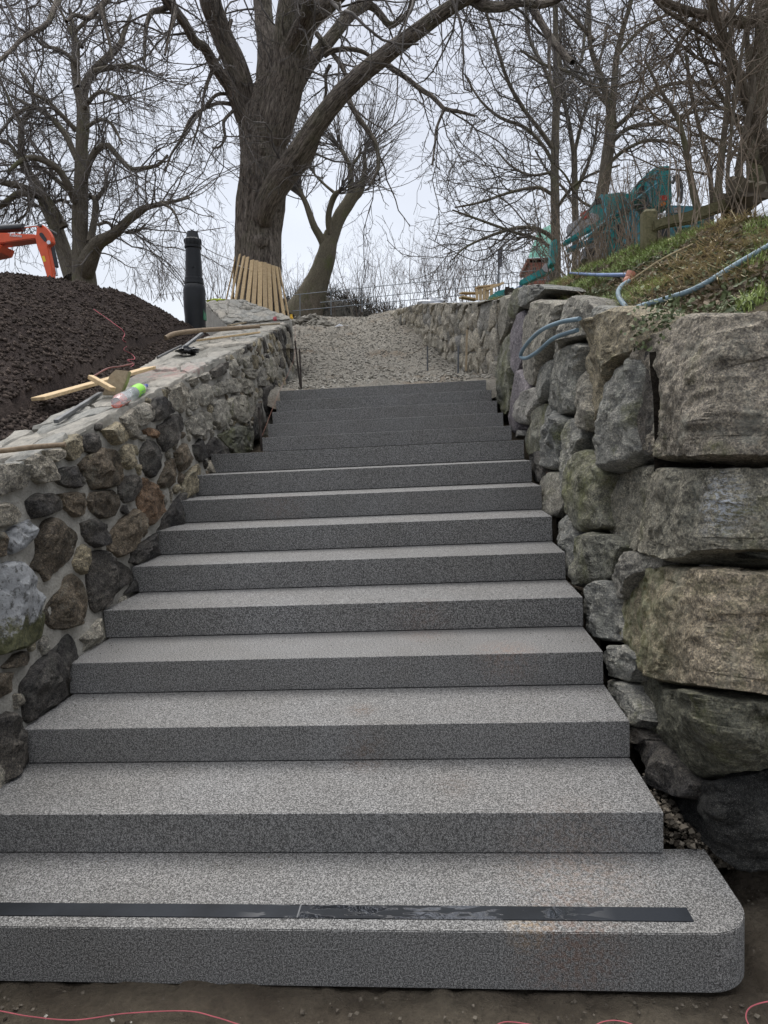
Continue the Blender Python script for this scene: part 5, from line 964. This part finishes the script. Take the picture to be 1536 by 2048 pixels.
a0, a1 = VX([(152, 405), (335, 418)], 8.445); wv = a1-a0; wl = np.linalg.norm(wv); k = wl/np.ptp(co[:, 0]); ex = wv/wl; ez = np.cross(ex, [0, 1, 0]); ez = norm(ez); ez = ez if ez[2] > 0 else -ez
W3 = a0+(co[:, :1]-co[:, 0].min())*k*ex+co[:, 1:2]*k*1.05*ez+co[:, 2:3]*.3*np.array([0, 1, 0]); me.vertices.foreach_set('co', (W3-np.array(EX.location)).astype(np.float32).ravel()); me.name = 'lettering'; me.update()
o = bpy.data.objects.new('lettering', me); me.materials.clear(); me.materials.append(M['white']); COL.objects.link(o); o.parent = EX
# its body stands outside the frame to the left
bx0 = at_y(-60, 620, 8.6)+np.array([-1.3, 0, -.35])
box('cab', bx0+np.array([-1.2, -.6, .7]), bx0+np.array([-.1, .4, 2.1]), M['orange'], EX, bev=.06)
box('cab_window', bx0+np.array([-1.05, -.612, 1.25]), bx0+np.array([-.25, -.602, 1.95]), M['blackpaint'], EX)
box('engine_hood', bx0+np.array([-2.2, -.6, .7]), bx0+np.array([-1.22, .9, 1.5]), M['orange'], EX, bev=.08)
for y in (-.75, .65): box('track', bx0+np.array([-2.2, y, .0]), bx0+np.array([.1, y+.32, .52]), M['blackpaint'], EX, bev=.14)

# ------------------------------------------------------------------ black cast-iron column
b = at_y(391, 656, 8.0); t = at_y(385, 464, 8.0); H = (t-b)[2]; LP_ = empty('iron_column', b-np.array([0, 0, .25]), 'black fluted cast-iron lamp column base standing behind the wall', 'lamp column')
S_ = H/192.
def fl(i): return 0
lathe('shaft', [(17.0*S_, 95*S_), (16.2*S_, 130*S_), (15.0*S_, 160*S_), (14.2*S_, 166*S_)], b, t-b, M['iron'], LP_, seg=32)
lathe('foot', [(21*S_, -60*S_), (21*S_, 22*S_), (22.5*S_, 40*S_), (22.5*S_, 76*S_), (20.5*S_, 84*S_), (18*S_, 88*S_)], b, t-b, M['iron'], LP_, seg=32)
lathe('lower_collar', [(17*S_, 86*S_), (19.5*S_, 88*S_), (19.8*S_, 91*S_), (18.6*S_, 94*S_), (19.2*S_, 97*S_), (18.6*S_, 100*S_), (16.9*S_, 101*S_)], b, t-b, M['iron'], LP_, seg=32)
lathe('upper_collar', [(15*S_, 158*S_), (17.2*S_, 160*S_), (17.4*S_, 163*S_), (15.8*S_, 164*S_), (16*S_, 166*S_), (17.4*S_, 170*S_), (17.2*S_, 176*S_), (14*S_, 179*S_)], b, t-b, M['iron'], LP_, seg=48, flute=lambda i: .05 if i in (5, 6) else 0)
lathe('cap', [(14*S_, 178*S_), (13*S_, 181*S_), (11.5*S_, 188*S_), (10.5*S_, 191*S_), (11*S_, 192*S_), (6*S_, 192.5*S_), (0.01*S_, 192.5*S_)], b, t-b, M['iron'], LP_, seg=32)
for dx, dz, bend in ((-.012, .045, -.03), (.012, .04, .03), (0, .035, .0)): tube_obj('cable_end', [t+np.array([dx, 0, -.01]), t+np.array([dx, 0, dz*.6]), t+np.array([dx+bend*.4, 0, dz])], .005, M['blackpaint'], LP_, sides=6)
box('junction_plate', b+np.array([.145, -.05, .1]), b+np.array([.16, .05, .38]), plain('green_plate', (.03, .16, .08), .5), LP_)
c = b+(t-b)*.62+np.array([.03, -15.5*S_, 0]); lathe('bolt', [(0, 0), (.012, 0), (.012, .02), (0, .02)], c, (0, -1, 0), M['iron'], LP_, seg=8)

# ------------------------------------------------------------------ things left lying on the wall and the soil heap
def onwall(x, y, h=0.): return plane(np.array([x, y]), (0, -.257, 1), 1.36+.012+h)
def single(o, label, cat, group=None): return tag(o, label, cat, group)
def plank(name, a, b, w, h, m, label, cat, lift=.02, Ya=None, Yb=None, group=None, lb=None):
    A = at_y(*a, Ya) if Ya else onwall(*a, lift); B = at_y(*b, Yb) if Yb else onwall(*b, lb if lb is not None else lift)
    o = beam(name, A, B, w, h, m, None, A, bev=.0025); return tag(o, label, cat, group)
plank('board', (76, 798), (300, 736), .115, .024, M['timber'], 'wide new board leaning out from the wall over the dark soil', 'board', Ya=2.35, Yb=3.55)
plank('wooden_stick', (181, 754), (226, 779), .045, .03, M['timber'], 'short new wooden offcut lying across the wide board', 'offcut', Ya=2.72, Yb=2.62)
plank('steel_bar', (112, 843), (200, 787), .028, .022, M['steel'], 'grey square steel bar lying along the inner edge of the wall near the bottle', 'steel bar', lift=.02)
plank('steel_bar', (361, 700), (404, 667), .04, .025, M['steel'], 'grey flat bar sticking up over the soil beside the black plastic bag', 'steel bar', Ya=5.35, Yb=5.9)
plank('board', (395, 681), (519, 665), .05, .022, M['timber'], 'narrow new board lying lengthwise beside the curved pole', 'board', lift=.02)
plank('board', (458, 651), (529, 638), .075, .022, M['timber_old'], 'broad board lying flat near the far end of the wall top', 'board', lift=.02)
plank('board', (497, 652), (560, 647), .05, .02, M['timber_old'], 'thin weathered board nearest the far corner of the wall', 'board', lift=.03)
P = [onwall(-60, 905, .04), onwall(0, 902, .03), onwall(70, 894, .03), onwall(131, 889, .03)]
single(tube_obj('wooden_pole', P, [.013, .013, .014, .012], M['handle'], None, P[0]), 'brown round wooden pole lying on the wall at the left edge of the photo', 'pole')
P = [at_y(331, 676, 6.0), at_y(352, 667, 6.15), at_y(400, 661, 6.5), at_y(460, 657, 6.7), at_y(519, 653, 6.9)]
single(tube_obj('wooden_pole', P, [.028, .03, .03, .028, .022], M['handle'], None, P[0]), 'curved grey wooden pole reaching from the soil onto the wall', 'pole')
P = [at_y(188, 752, 2.9), at_y(215, 737, 3.15), at_y(240, 733, 3.3), at_y(268, 727, 3.5)]
single(tube_obj('pinkish_rod', P, .006, plain('pinkish_rod', (.16, .06, .055), .7), None, P[0]), 'dark pinkish rod lying behind the loose stone block', 'rod')
P = [at_y(315, 715, 4.6), at_y(345, 700, 5.0), at_y(362, 692, 5.3)]
single(tube_obj('rubber_hose', P, .012, M['hose_dark'], None, P[0]), 'short dark hose end between the soil and the black bag', 'hose')
LB = empty('loose_block', onwall(220, 775), 'rough beige stone block standing beside the wide board on the wall', 'stone')
prism('block_face', [at_y(x, y, 2.72) for x, y in ((204, 790), (219, 750), (231, 739), (257, 742), (252, 762), (240, 790))], (0, .05, 0), M['timber_old'], LB, bev=.004)
# bottle
A = onwall(232, 805, .034); B = onwall(292, 772, .030); ax = B-A; L = np.linalg.norm(ax); k = L/.25
BT = empty('plastic_bottle', A, 'clear plastic bottle with a green label and red drink lying on the wall', 'bottle')
q = .042
lathe('body', [(.001, 0), (q*.75, .002), (q, .02*k), (q*1.02, .07*k), (q*.86, .085*k), (q*.86, .09*k), (q*1.03, .105*k), (q*1.05, .12*k), (q*1.05, .19*k), (q*.75, .215*k), (.012, .232*k), (.012, .238*k)], A, ax, M['clear'], BT, seg=28)
lathe('label', [(q*1.06, .135*k), (q*1.07, .14*k), (q*1.07, .188*k), (q*1.05, .19*k)], A, ax, M['label_green'], BT, seg=28)
lathe('cap', [(.0, .232*k), (.016, .232*k), (.016, .250*k), (.011, .256*k), (.008, .262*k), (0, .262*k)], A, ax, M['cap_blue'], BT, seg=20)
u1 = norm(ax); sd1 = norm(np.cross(u1, [0, 0, 1])); up1 = np.cross(sd1, u1)
th = np.linspace(math.radians(205), math.radians(335), 12); V = []; Fc = []
for h_ in (.004, .075*k):
    for a in th: V.append(A+u1*h_+(sd1*math.cos(a)+up1*math.sin(a))*(q*.94))
Fc = [tuple(range(11, -1, -1)), tuple(range(12, 24))]+[(i, i+1, 13+i, 12+i) for i in range(11)]+[(11, 0, 12, 23)]
pydata('drink', V, Fc, M['drink'], BT)
cc_ = A+u1*.165*k; patch = []
for a in (math.radians(-62), math.radians(-30), math.radians(0)): patch.append([cc_+u1*s+(sd1*math.cos(a)+up1*math.sin(a))*q*1.085 for s in (-.013*k, .013*k)])
pydata('label_print', [p for r_ in patch for p in r_], [(0, 2, 3, 1), (2, 4, 5, 3)], M['label_blue'], BT)
def lump(name, c, r3, mat, label, cat, seed=1, rough=.35, kind=None):
    th, ph = np.meshgrid(np.linspace(0, 2*np.pi, 29)[:-1], np.linspace(.02, np.pi-.02, 14), indexing='ij'); D = np.stack([np.cos(th)*np.sin(ph), np.sin(th)*np.sin(ph), np.cos(ph)], -1)
    rr_ = 1+rough*fbm(D*2.2, 4, seed)-rough*np.abs(fbm(D*4, 2, seed+4))*.7; V = (np.array(c)+D*rr_[..., None]*np.array(r3)).reshape(-1, 3); n, m = 28, 14
    Q = np.array([(i*m+j, ((i+1) % n)*m+j, ((i+1) % n)*m+j+1, i*m+j+1) for i in range(n) for j in range(m-1)]); o = mesh(name, V, Q, mat, None, c, True, 35); return tag(o, label, cat, kind=kind)
lump('black_plastic_bag', onwall(379, 702, .03), (.10, .12, .04), M['blackbag'], 'crumpled black plastic bag on the wall beside the soil', 'bag', 5, .5)
lump('hivis_cloth', at_y(434, 602, 11.3), (.20, .12, .035), M['hivis'], 'yellow green cloth lying on the far wall left of the tree guard', 'cloth', 6)
lump('pink_ball', at_y(550, 638, 8.9), (.035, .035, .03), M['pink'], 'small pink ball of string near the far corner of the wall', 'string ball', 7)
lump('white_sheet', at_y(688, 660, 16.2), (.20, .15, .13), M['whitebag'], 'crumpled white plastic lying on the gravel at the far crest', 'plastic sheet', 8, .6)
lump('white_sheet', at_y(866, 607, 14.5), (.33, .25, .11), M['whitebag'], 'white plastic sheet lying on top of the light wall', 'plastic sheet', 9, .4)
PG = empty('marker_peg', at_y(583, 660, 9.7), 'thin wooden peg with a yellow top at the corner of the left wall', 'peg')
tube_obj('stake', [at_y(581, 650, 9.7), at_y(583, 632, 9.7)], .012, M['timber'], PG, sides=6); lathe('peg_top', [(0, 0), (.028, .0), (.03, .03), (.018, .05), (.022, .075), (0, .08)], at_y(583, 638, 9.7), (0, 0, 1), plain('yellow_plastic', (.72, .42, .03), .4), PG, seg=14)

def strings(name, pts, r, label, mat=M['pink'], cat='string'):
    P = np.array(pts); return tag(tube_obj(name, P, r, mat, None, P[0], sides=5, K=len(P)*6), label, cat)
strings('pink_string', [at_z(x, y, -.014) for x, y in ((-40, 2018), (0, 2022), (60, 2033), (150, 2040), (250, 2027), (370, 2022), (430, 2034), (480, 2050), (520, 2062))], .0016, 'pink string lying on the soil at the lower left, below the bottom step')
strings('pink_string', [at_z(x, y, -.014) for x, y in ((980, 2058), (1010, 2044), (1060, 2049), (1110, 2060))], .0014, 'short loop of pink string below the middle of the bottom step')
strings('pink_string', [at_z(x, y, -.014) for x, y in ((1180, 2056), (1205, 2044), (1232, 2041), (1262, 2048), (1290, 2062))], .0014, 'short loop of pink string right of the middle at the bottom edge')
strings('pink_string', [at_z(x, y, -.0) for x, y in ((1500, 2055), (1492, 2035), (1497, 2018), (1515, 2008), (1545, 2002), (1590, 2000))], .0018, 'pink string curving out at the lower right corner')
r = np.random.default_rng(3); pts = []
for i, (x, y) in enumerate(((190, 622), (215, 640), (232, 655), (243, 662), (252, 672), (246, 684), (258, 692), (250, 703), (262, 712), (272, 722), (256, 724), (268, 732), (262, 738))):
    xx, yy = x+r.uniform(-3, 3), y
    best = None
    for Yt in np.linspace(1.5, 7.5, 240):
        p = at_y(xx, yy, Yt)
        if p[2] < mound(np.array([p[0]]), np.array([p[1]]))[0]+.01: best = p; break
    if best is not None: pts.append(best+np.array([0, 0, .02]))
if len(pts) > 3: strings('pink_string', pts, .0035, 'tangled pink string trailing down the dark soil heap')
strings('twine', [at_y(590, 650, 8.9), at_y(588, 716, 8.0), at_y(556, 790, 6.4), at_y(524, 872, 5.1)], .0022, 'thin brownish cord stretched along the face of the left wall', plain('brown_cord', (.22, .10, .07), .8), 'cord')
def rod(a, b, Ya, Yb, r, m, label, name='steel_rod', group=None): A, B = at_y(*a, Ya), at_y(*b, Yb); return tag(tube_obj(name, [A, (A+B)/2, B], r, m, None, A, sides=8), label, 'rod', group)
rod((601, 778), (590, 681), 7.25, 7.2, .011, M['rebar'], 'taller dark rod leaning left beside the top of the stairs'); rod((603, 780), (599, 699), 7.15, 7.15, .011, M['rebar'], 'shorter dark upright rod just right of the leaning one')
rod((855, 742), (855, 693), 8.2, 8.2, .012, M['steel'], 'short grey rod standing in the gravel, left of the two stakes'); rod((916, 765), (917, 692), 7.25, 7.25, .013, M['steel'], 'grey upright rod close to the top step on the right')
rod((524, 902), (518, 815), 4.75, 4.8, .012, M['rebar'], 'dark rod leaning on the left wall at the eleventh step')
A = at_y(932, 742, 7.75); B = at_y(934, 660, 7.75); tag(beam('marking_stake', A, B, .03, .03, M['timber_old'], None, A, up=(0, 1, 0)), 'pale square wooden stake against the light wall beside the grey rod', 'stake')

# timber scraps beyond the light wall
PLT = empty('timber_crate', at_y(955, 595, 13.2), 'broken open crate of new timber boards on the bank above the light wall', 'crate')
for (a, b, w) in (((921, 594), (952, 600), .07), ((921, 586), (958, 587), .05), ((970, 580), (1004, 567), .09), ((953, 575), (1000, 570), .07)): beam('board', at_y(*a, 13.0), at_y(*b, 13.2), .16, w*.5, M['timber'], PLT)
for x, y0, y1 in ((954, 600, 578), (961, 601, 576), (968, 600, 575), (975, 599, 575), (983, 597, 573)): beam('slat', at_y(x, y0, 13), at_y(x, y1, 13), .065, .02, M['timber'], PLT, up=(0, 1, 0))

# ------------------------------------------------------------------ teal machine behind the brush
TM = empty('teal_machine', at_y(1240, 560, 8.5), 'teal construction machine with raised tower and folded boom standing behind the bushes', 'machine')
VT = lambda q, Y: [at_y(1080+x/3.84, 320+y/3.84, Y) for x, y in q]
def tprism(name, q, Y, th, m, bev=.012): return prism(name, VT(q, Y), (0, th, 0), m, TM, bev=bev)
tprism('tower', [(895, 45), (1005, 40), (1018, 300), (1012, 345), (900, 345), (895, 250)], 7.6, .9, M['teal'], .02)
tprism('tower_side', [(830, 95), (893, 47), (893, 300), (740, 300), (735, 190)], 7.75, .7, M['teal'], .02)
tprism('tower_rib', [(888, 48), (902, 46), (906, 340), (892, 340)], 7.56, .05, M['teal_blue'], .005)
tprism('hopper_panel', [(400, 330), (470, 265), (600, 248), (690, 255), (700, 360), (560, 480), (420, 470)], 8.0, .5, M['teal'])
tprism('white_panel', [(210, 500), (330, 430), (385, 452), (385, 500), (250, 590), (205, 560)], 7.9, .06, M['greypanel']); tprism('red_panel', [(308, 410), (378, 372), (380, 436), (335, 462)], 7.88, .05, plain('red_panel_paint', (.42, .07, .05), .5))
tprism('white_side', [(390, 400), (455, 420), (455, 520), (395, 535)], 7.95, .06, M['greypanel'])
tprism('boom_beam', [(180, 622), (650, 345), (668, 392), (520, 470), (260, 610), (190, 650)], 7.5, .16, M['teal'], .015)
tprism('boom_highlight', [(585, 395), (650, 345), (660, 370), (600, 415)], 7.48, .03, M['teal_blue'], .004)
tprism('lower_beam', [(215, 670), (330, 625), (520, 545), (520, 575), (330, 660), (220, 700)], 7.6, .12, M['teal_blue'])
tprism('lower_body', [(525, 480), (700, 400), (770, 400), (775, 700), (640, 740), (540, 740)], 7.9, .6, M['teal'])
tprism('body_side_left', [(330, 680), (530, 560), (530, 750), (330, 760)], 8.05, .5, M['greypanel'])
tprism('pillar', [(92, 620), (128, 600), (140, 700), (120, 800), (78, 800)], 7.8, .25, M['teal'])
tprism('chassis_beam', [(990, 345), (1210, 352), (1300, 352), (1300, 392), (1080, 410), (990, 415)], 7.5, .14, M['teal_blue'], .01)
tprism('chassis_dark', [(885, 500), (1340, 400), (1340, 640), (900, 640)], 8.3, .4, M['blackpaint'])
tprism('lower_rail', [(1035, 502), (1235, 500), (1235, 518), (1035, 520)], 7.45, .1, M['teal_blue'], .005); tprism('upright', [(1016, 415), (1042, 415), (1042, 600), (1016, 600)], 7.5, .12, M['teal_blue'], .005); tprism('lower_rail', [(1035, 575), (1160, 572), (1160, 584), (1035, 590)], 7.45, .1, M['teal_blue'], .004)
for x in (1215, 1245): tprism('upright', [(x, 400), (x+14, 398), (x+14, 600), (x, 600)], 7.6, .1, M['teal'], .004)
tprism('frame_opening', [(1025, 365), (1085, 365), (1085, 400), (1030, 405)], 7.488, .008, M['greypanel'], .0)
tprism('lamp_housing', [(905, 262), (985, 255), (988, 360), (908, 362)], 7.5, .08, M['teal']); tprism('tail_lamp', [(915, 272), (978, 266), (980, 310), (918, 315)], 7.475, .03, M['redlamp']); tprism('tail_lamp', [(918, 320), (970, 316), (972, 350), (920, 355)], 7.475, .03, M['amber'])
tprism('work_lamp', [(912, 405), (970, 400), (972, 430), (912, 435)], 7.46, .05, M['white'])
for q, r_ in (([(1018, 180), (1050, 120), (1078, 160), (1090, 230), (1078, 330)], .028), ([(1022, 140), (1040, 125), (1062, 165), (1066, 240), (1050, 320)], .02), ([(740, 260), (790, 250), (830, 300), (810, 360), (760, 380)], .02), ([(700, 330), (740, 300), (800, 320), (850, 360)], .018), ([(680, 390), (730, 350), (790, 350), (830, 390)], .018), ([(735, 210), (770, 160), (830, 140), (895, 150)], .016)):
    P = VT(q, 7.45); tube_obj('hydraulic_hose', P, r_*.75, M['hose_dark'], TM, sides=8)
for q in ([(420, 300), (470, 285), (480, 330), (430, 345)], [(590, 500), (640, 470), (645, 560), (595, 590)], [(660, 560), (700, 545), (705, 640), (665, 660)], [(760, 215), (800, 190), (805, 240), (765, 262)], [(350, 700), (420, 670), (425, 735), (355, 745)]): tprism('opening', q, 7.46 if q[0][0] > 700 else 7.86, .03, M['blackpaint'], .004)
for a, b in (((200, 600), (420, 330)), ((300, 640), (560, 420)), ((470, 265), (540, 560)), ((620, 250), (760, 470)), ((560, 600), (700, 690)), ((820, 100), (850, 330)), ((740, 300), (900, 180))):
    A, B = VT([a, b], 7.44); tube_obj('strut', [A, (A+B)/2, B], .016, M['teal_blue'] if a[0] % 40 else M['hose_dark'], TM, sides=6)
for a, b in (((712, 380), (722, 610)), ((735, 400), (745, 690)), ((690, 420), (650, 700))): A, B = VT([a, b], 7.5); lathe('hydraulic_ram', [(0, 0), (.035, 0), (.035, np.linalg.norm(B-A)), (0, np.linalg.norm(B-A))], A, B-A, M['teal_blue'], TM, seg=12)
FT = empty('outrigger_arm', at_y(1010, 600, 9.5), 'teal outrigger arm reaching down to a foot pad left of the teal machine', 'outrigger')
VF = lambda q, Y: [at_y(936+x/2.56, 300+y/2.56, Y) for x, y in q]
prism('arm', VF([(265, 668), (395, 598), (440, 590), (445, 612), (390, 640), (280, 690)], 9.3), (0, .18, 0), M['teal'], FT, bev=.01)
prism('foot', VF([(105, 752), (150, 722), (235, 700), (225, 760), (180, 790), (105, 790)], 9.4), (0, .5, 0), M['teal'], FT, bev=.01); prism('ram', VF([(180, 745), (270, 690), (285, 700), (200, 765)], 9.35), (0, .1, 0), M['hose_deep'], FT, bev=.01)
lathe('pivot', [(0, 0), (.07, 0), (.07, .24), (0, .24)], VF([(405, 602)], 9.27)[0], (0, 1, 0), M['greypanel'], FT, seg=16)

# ------------------------------------------------------------------ timber fence, stump, hoses on the bank
FE = empty('timber_fence', at_y(1295, 505, 4.9), 'mossy green timber fence post with a thick curved rail rising to the right', 'fence')
A = at_y(1297, 512, 4.95); B = at_y(1297, 421, 4.95); beam('post', A-np.array([0, 0, .3]), B, .135, .135, M['post_green'], FE, up=(0, 1, 0), bev=.025)
prism('rail', [at_y(1080+x/3.84, 320+y/3.84, 4.85) for x, y in ((868, 470), (930, 440), (1020, 418), (1120, 398), (1220, 362), (1330, 325), (1440, 290), (1560, 250), (1700, 215), (1700, 295), (1560, 340), (1450, 375), (1340, 410), (1240, 450), (1120, 488), (1010, 500), (930, 520), (875, 548))], (0, .09, 0), M['post_green'], FE, bev=.014)
lump('rotten_stump', at_y(1478, 402, 4.9), (.17, .16, .17), M['bark_smooth'], 'rotten brown root stump at the end of the fence rail', 'stump', 12, .7)
def bz(x, y, lift=.02, Y0=1.2, Y1=9):
    for Yt in np.linspace(Y0, Y1, 500):
        p = at_y(x, y, Yt)
        if p[2] < bank(np.array([p[0]]), np.array([p[1]]))[0]+lift and p[0] > 1.1: return p
    return at_y(x, y, 3)
P = [bz(1600, 455, .06), bz(1536, 492, .06), bz(1470, 530, .06), bz(1395, 575, .06), bz(1330, 598, .07), bz(1280, 613, .06)]; P.append(P[-1]+np.array([-.25, -.1, -.10]))
single(tube_obj('water_hose', P, .0145, M['hose_blue'], None, P[0], sides=14), 'long pale blue hose running down the grassy bank from the right edge', 'hose')
single(tube_obj('cable', [p+np.array([.03, .10, .0]) for p in P[:4]], .008, M['blackpaint'], None, P[0], sides=7), 'thin black cable lying just above the long pale blue hose', 'cable')
P = [bz(1258, 562, .07), bz(1243, 572, .07), bz(1236, 585, .07), bz(1240, 598, .07), bz(1250, 612, .06)]; P.append(P[-1]+np.array([0, -.15, -.1]))
single(tube_obj('water_hose', P, .016, M['hose_blue'], None, P[0], sides=14), 'short pale blue hose bending down from the orange coupling', 'hose')
P = [bz(1140, 546, .08), bz(1180, 549, .08), bz(1220, 550, .08), bz(1256, 550, .07)]
single(tube_obj('blue_pipe', P, [.012, .014, .015, .016], M['hose_deep'], None, P[0], sides=12), 'straight blue pipe lying left of the orange coupling', 'pipe')
CP = bz(1258, 556, .05); o = lathe('pipe_coupling', [(0, -.05), (.030, -.05), (.034, -.035), (.034, -.01), (.028, 0), (.033, .01), (.033, .045), (0, .05)], CP, (.4, .1, .9), plain('faded_orange_plastic', (.46, .20, .14), .5), None, CP, seg=18); tag(o, 'faded orange coupling joining the blue pipe and the short hose', 'coupling')
def rwp(x, y, out): B, N_ = rw_map(-5)(np.array([[x, y]], float)); return B[0]+N_[0]*out
P = [rwp(1192, 640, .10), rwp(1170, 648, .16), rwp(1140, 664, .20), rwp(1112, 690, .22), rwp(1095, 714, .22), rwp(1102, 720, .20), rwp(1125, 706, .18), rwp(1155, 680, .16), rwp(1180, 662, .08)]
single(tube_obj('hose_loop', P, .0145, M['hose_blue'], None, P[0], sides=14, K=70), 'loop of pale blue hose hanging out over the boulder wall', 'hose')
lump('yellow_scrap', at_y(1360, 481, 4.5), (.12, .05, .025), plain('pale_yellow_foam', (.60, .54, .28), .8), 'pale yellow scrap lying in the grass under the fence rail', 'scrap', 13, .5)
A = bz(1262, 560, .05); B = bz(1385, 488, .05); single(tube_obj('dry_cane', [A, (A+B)/2+np.array([0, 0, .02]), B], .007, M['drygrass'], None, A, sides=6), 'long dry yellow cane lying up the bank from the orange coupling', 'cane')

# ------------------------------------------------------------------ ground cover of the bank
rr = np.random.default_rng(91)
def bank_pts(n, lo=1.13, hi=3.2, y0=1.15, y1=9.5, seed=0):
    y = rr.uniform(y0, y1, n); x = lo+(hi-lo)*rr.random(n)**1.15; x = x+np.where(y > 7, -.194*(y-7), 0); return np.stack([x, y, bank(x, y)], -1)
def blades(n, L, w, mat, name, label, cat, lean=.4, dens=None, lay=0., seed=0, filt=None, droop=.5):
    P = bank_pts(n)
    if filt is not None: P = P[filt(P)]
    n = len(P); a = rr.uniform(0, 6.28, n); l = rr.uniform(L[0], L[1], n); d0 = np.stack([np.cos(a)*lean, np.sin(a)*lean-.1, np.full(n, 1-lay)], -1)+rr.normal(size=(n, 3))*.15; d0 = norm(d0)
    s = np.stack([-np.sin(a), np.cos(a), 0*a], -1)*w/2; m = P+d0*(l*.55)[:, None]; d1 = norm(d0+np.stack([np.cos(a)*droop, np.sin(a)*droop, np.full(n, -droop*.8)], -1)); t = m+d1*(l*.45)[:, None]
    V = np.stack([P-s, P+s, m+s*.8, m-s*.8, t], 1).reshape(-1, 3); k = np.arange(n)[:, None]*5
    c = np.repeat(np.clip(.5+.35*fbm(P*1.5, 3, seed)+rr.normal(0, .15, n), 0, 1), 5)
    o = mesh(name, V, [k+np.array([[0, 1, 2, 3]]), k+np.array([[3, 2, 4]])], mat, None, (2, 4, 2.9), False, cols=c); return tag(o, label, cat, kind='stuff')
pat = lambda th, sd, f=1.6: (lambda P: fbm(P*f, 3, sd) > th)
blades(80000, (.035, .12), .0045, M['grass'], 'grass', 'green tufts of grass on the bank above the boulder wall', 'grass', .35, filt=pat(-.02, 5), seed=1)
blades(34000, (.10, .32), .006, M['drygrass'], 'dry_grass', 'matted straw coloured dead grass hanging down the bank', 'dry grass', .9, lay=.75, filt=pat(.18, 15, 1.3), seed=2, droop=.8)
blades(7000, (.10, .4), .004, M['deadleaf'], 'dead_stalks', 'broken brown stalks scattered on the bank', 'stalks', 1., lay=.8, seed=4, droop=.2)
def leaves(n, r_, mat, name, label, cat, filt=None, seed=0, lift=.02, up=.6):
    P = bank_pts(n)
    if filt is not None: P = P[filt(P)]
    n = len(P); P[:, 2] += rr.random(n)*lift; N3 = norm(rr.normal(size=(n, 3))*.6+np.array([-.2, -.3, up])); a = norm(np.cross(N3, rr.normal(size=(n, 3)))); b = np.cross(N3, a); s = (r_*rr.uniform(.5, 1.3, n))[:, None]
    V = np.stack([P+a*s, P+a*s*.35+b*s*.55+N3*s*.2, P-a*s*.5+b*s*.45, P-a*s*.85, P-a*s*.5-b*s*.45, P+a*s*.35-b*s*.55+N3*s*.2], 1).reshape(-1, 3); k = np.arange(n)[:, None]*6
    c = np.repeat(np.clip(.45+.3*fbm(P*2, 3, seed)+rr.normal(0, .22, n), 0, 1), 6)
    o = mesh(name, V, [k+np.array([[0, 1, 2, 3]]), k+np.array([[0, 3, 4, 5]])], mat, None, (2, 4, 2.9), False, cols=c); return tag(o, label, cat, kind='stuff')
leaves(16000, .020, M['leaf'], 'ground_ivy', 'low dark green leaves creeping over the bank', 'ground cover', pat(-.1, 25), 3, .04)
leaves(30000, .026, M['deadleaf'], 'fallen_leaves', 'brown fallen leaves and bark litter on the bank', 'fallen leaves', pat(-.5, 35), 5, .02)
# tuft of creeper hanging over the joint beside the topmost boulder
n = 500; c0 = rw_map(-5)(np.array([[1318, 652]], float))[0][0]; P = c0+rr.normal(size=(n, 3))*np.array([.05, .07, .06]); 
N3 = norm(rr.normal(size=(n, 3))+np.array([-.6, -.6, .5])); a = norm(np.cross(N3, rr.normal(size=(n, 3)))); b = np.cross(N3, a); s = .012
V = np.stack([P+a*s, P+b*s*.7, P-a*s, P-b*s*.7], 1).reshape(-1, 3); tag(mesh('creeper', V, np.arange(n*4).reshape(-1, 4), M['leaf'], None, c0, False, cols=np.repeat(rr.random(n), 4)), 'small green creeper in the joint left of the topmost boulder', 'creeper', kind='stuff')
for o in bpy.data.objects:
    if o.type == 'MESH' and o.name.split('.')[0] in ('mortar_face', 'mortar_cap'): o.visible_shadow = True
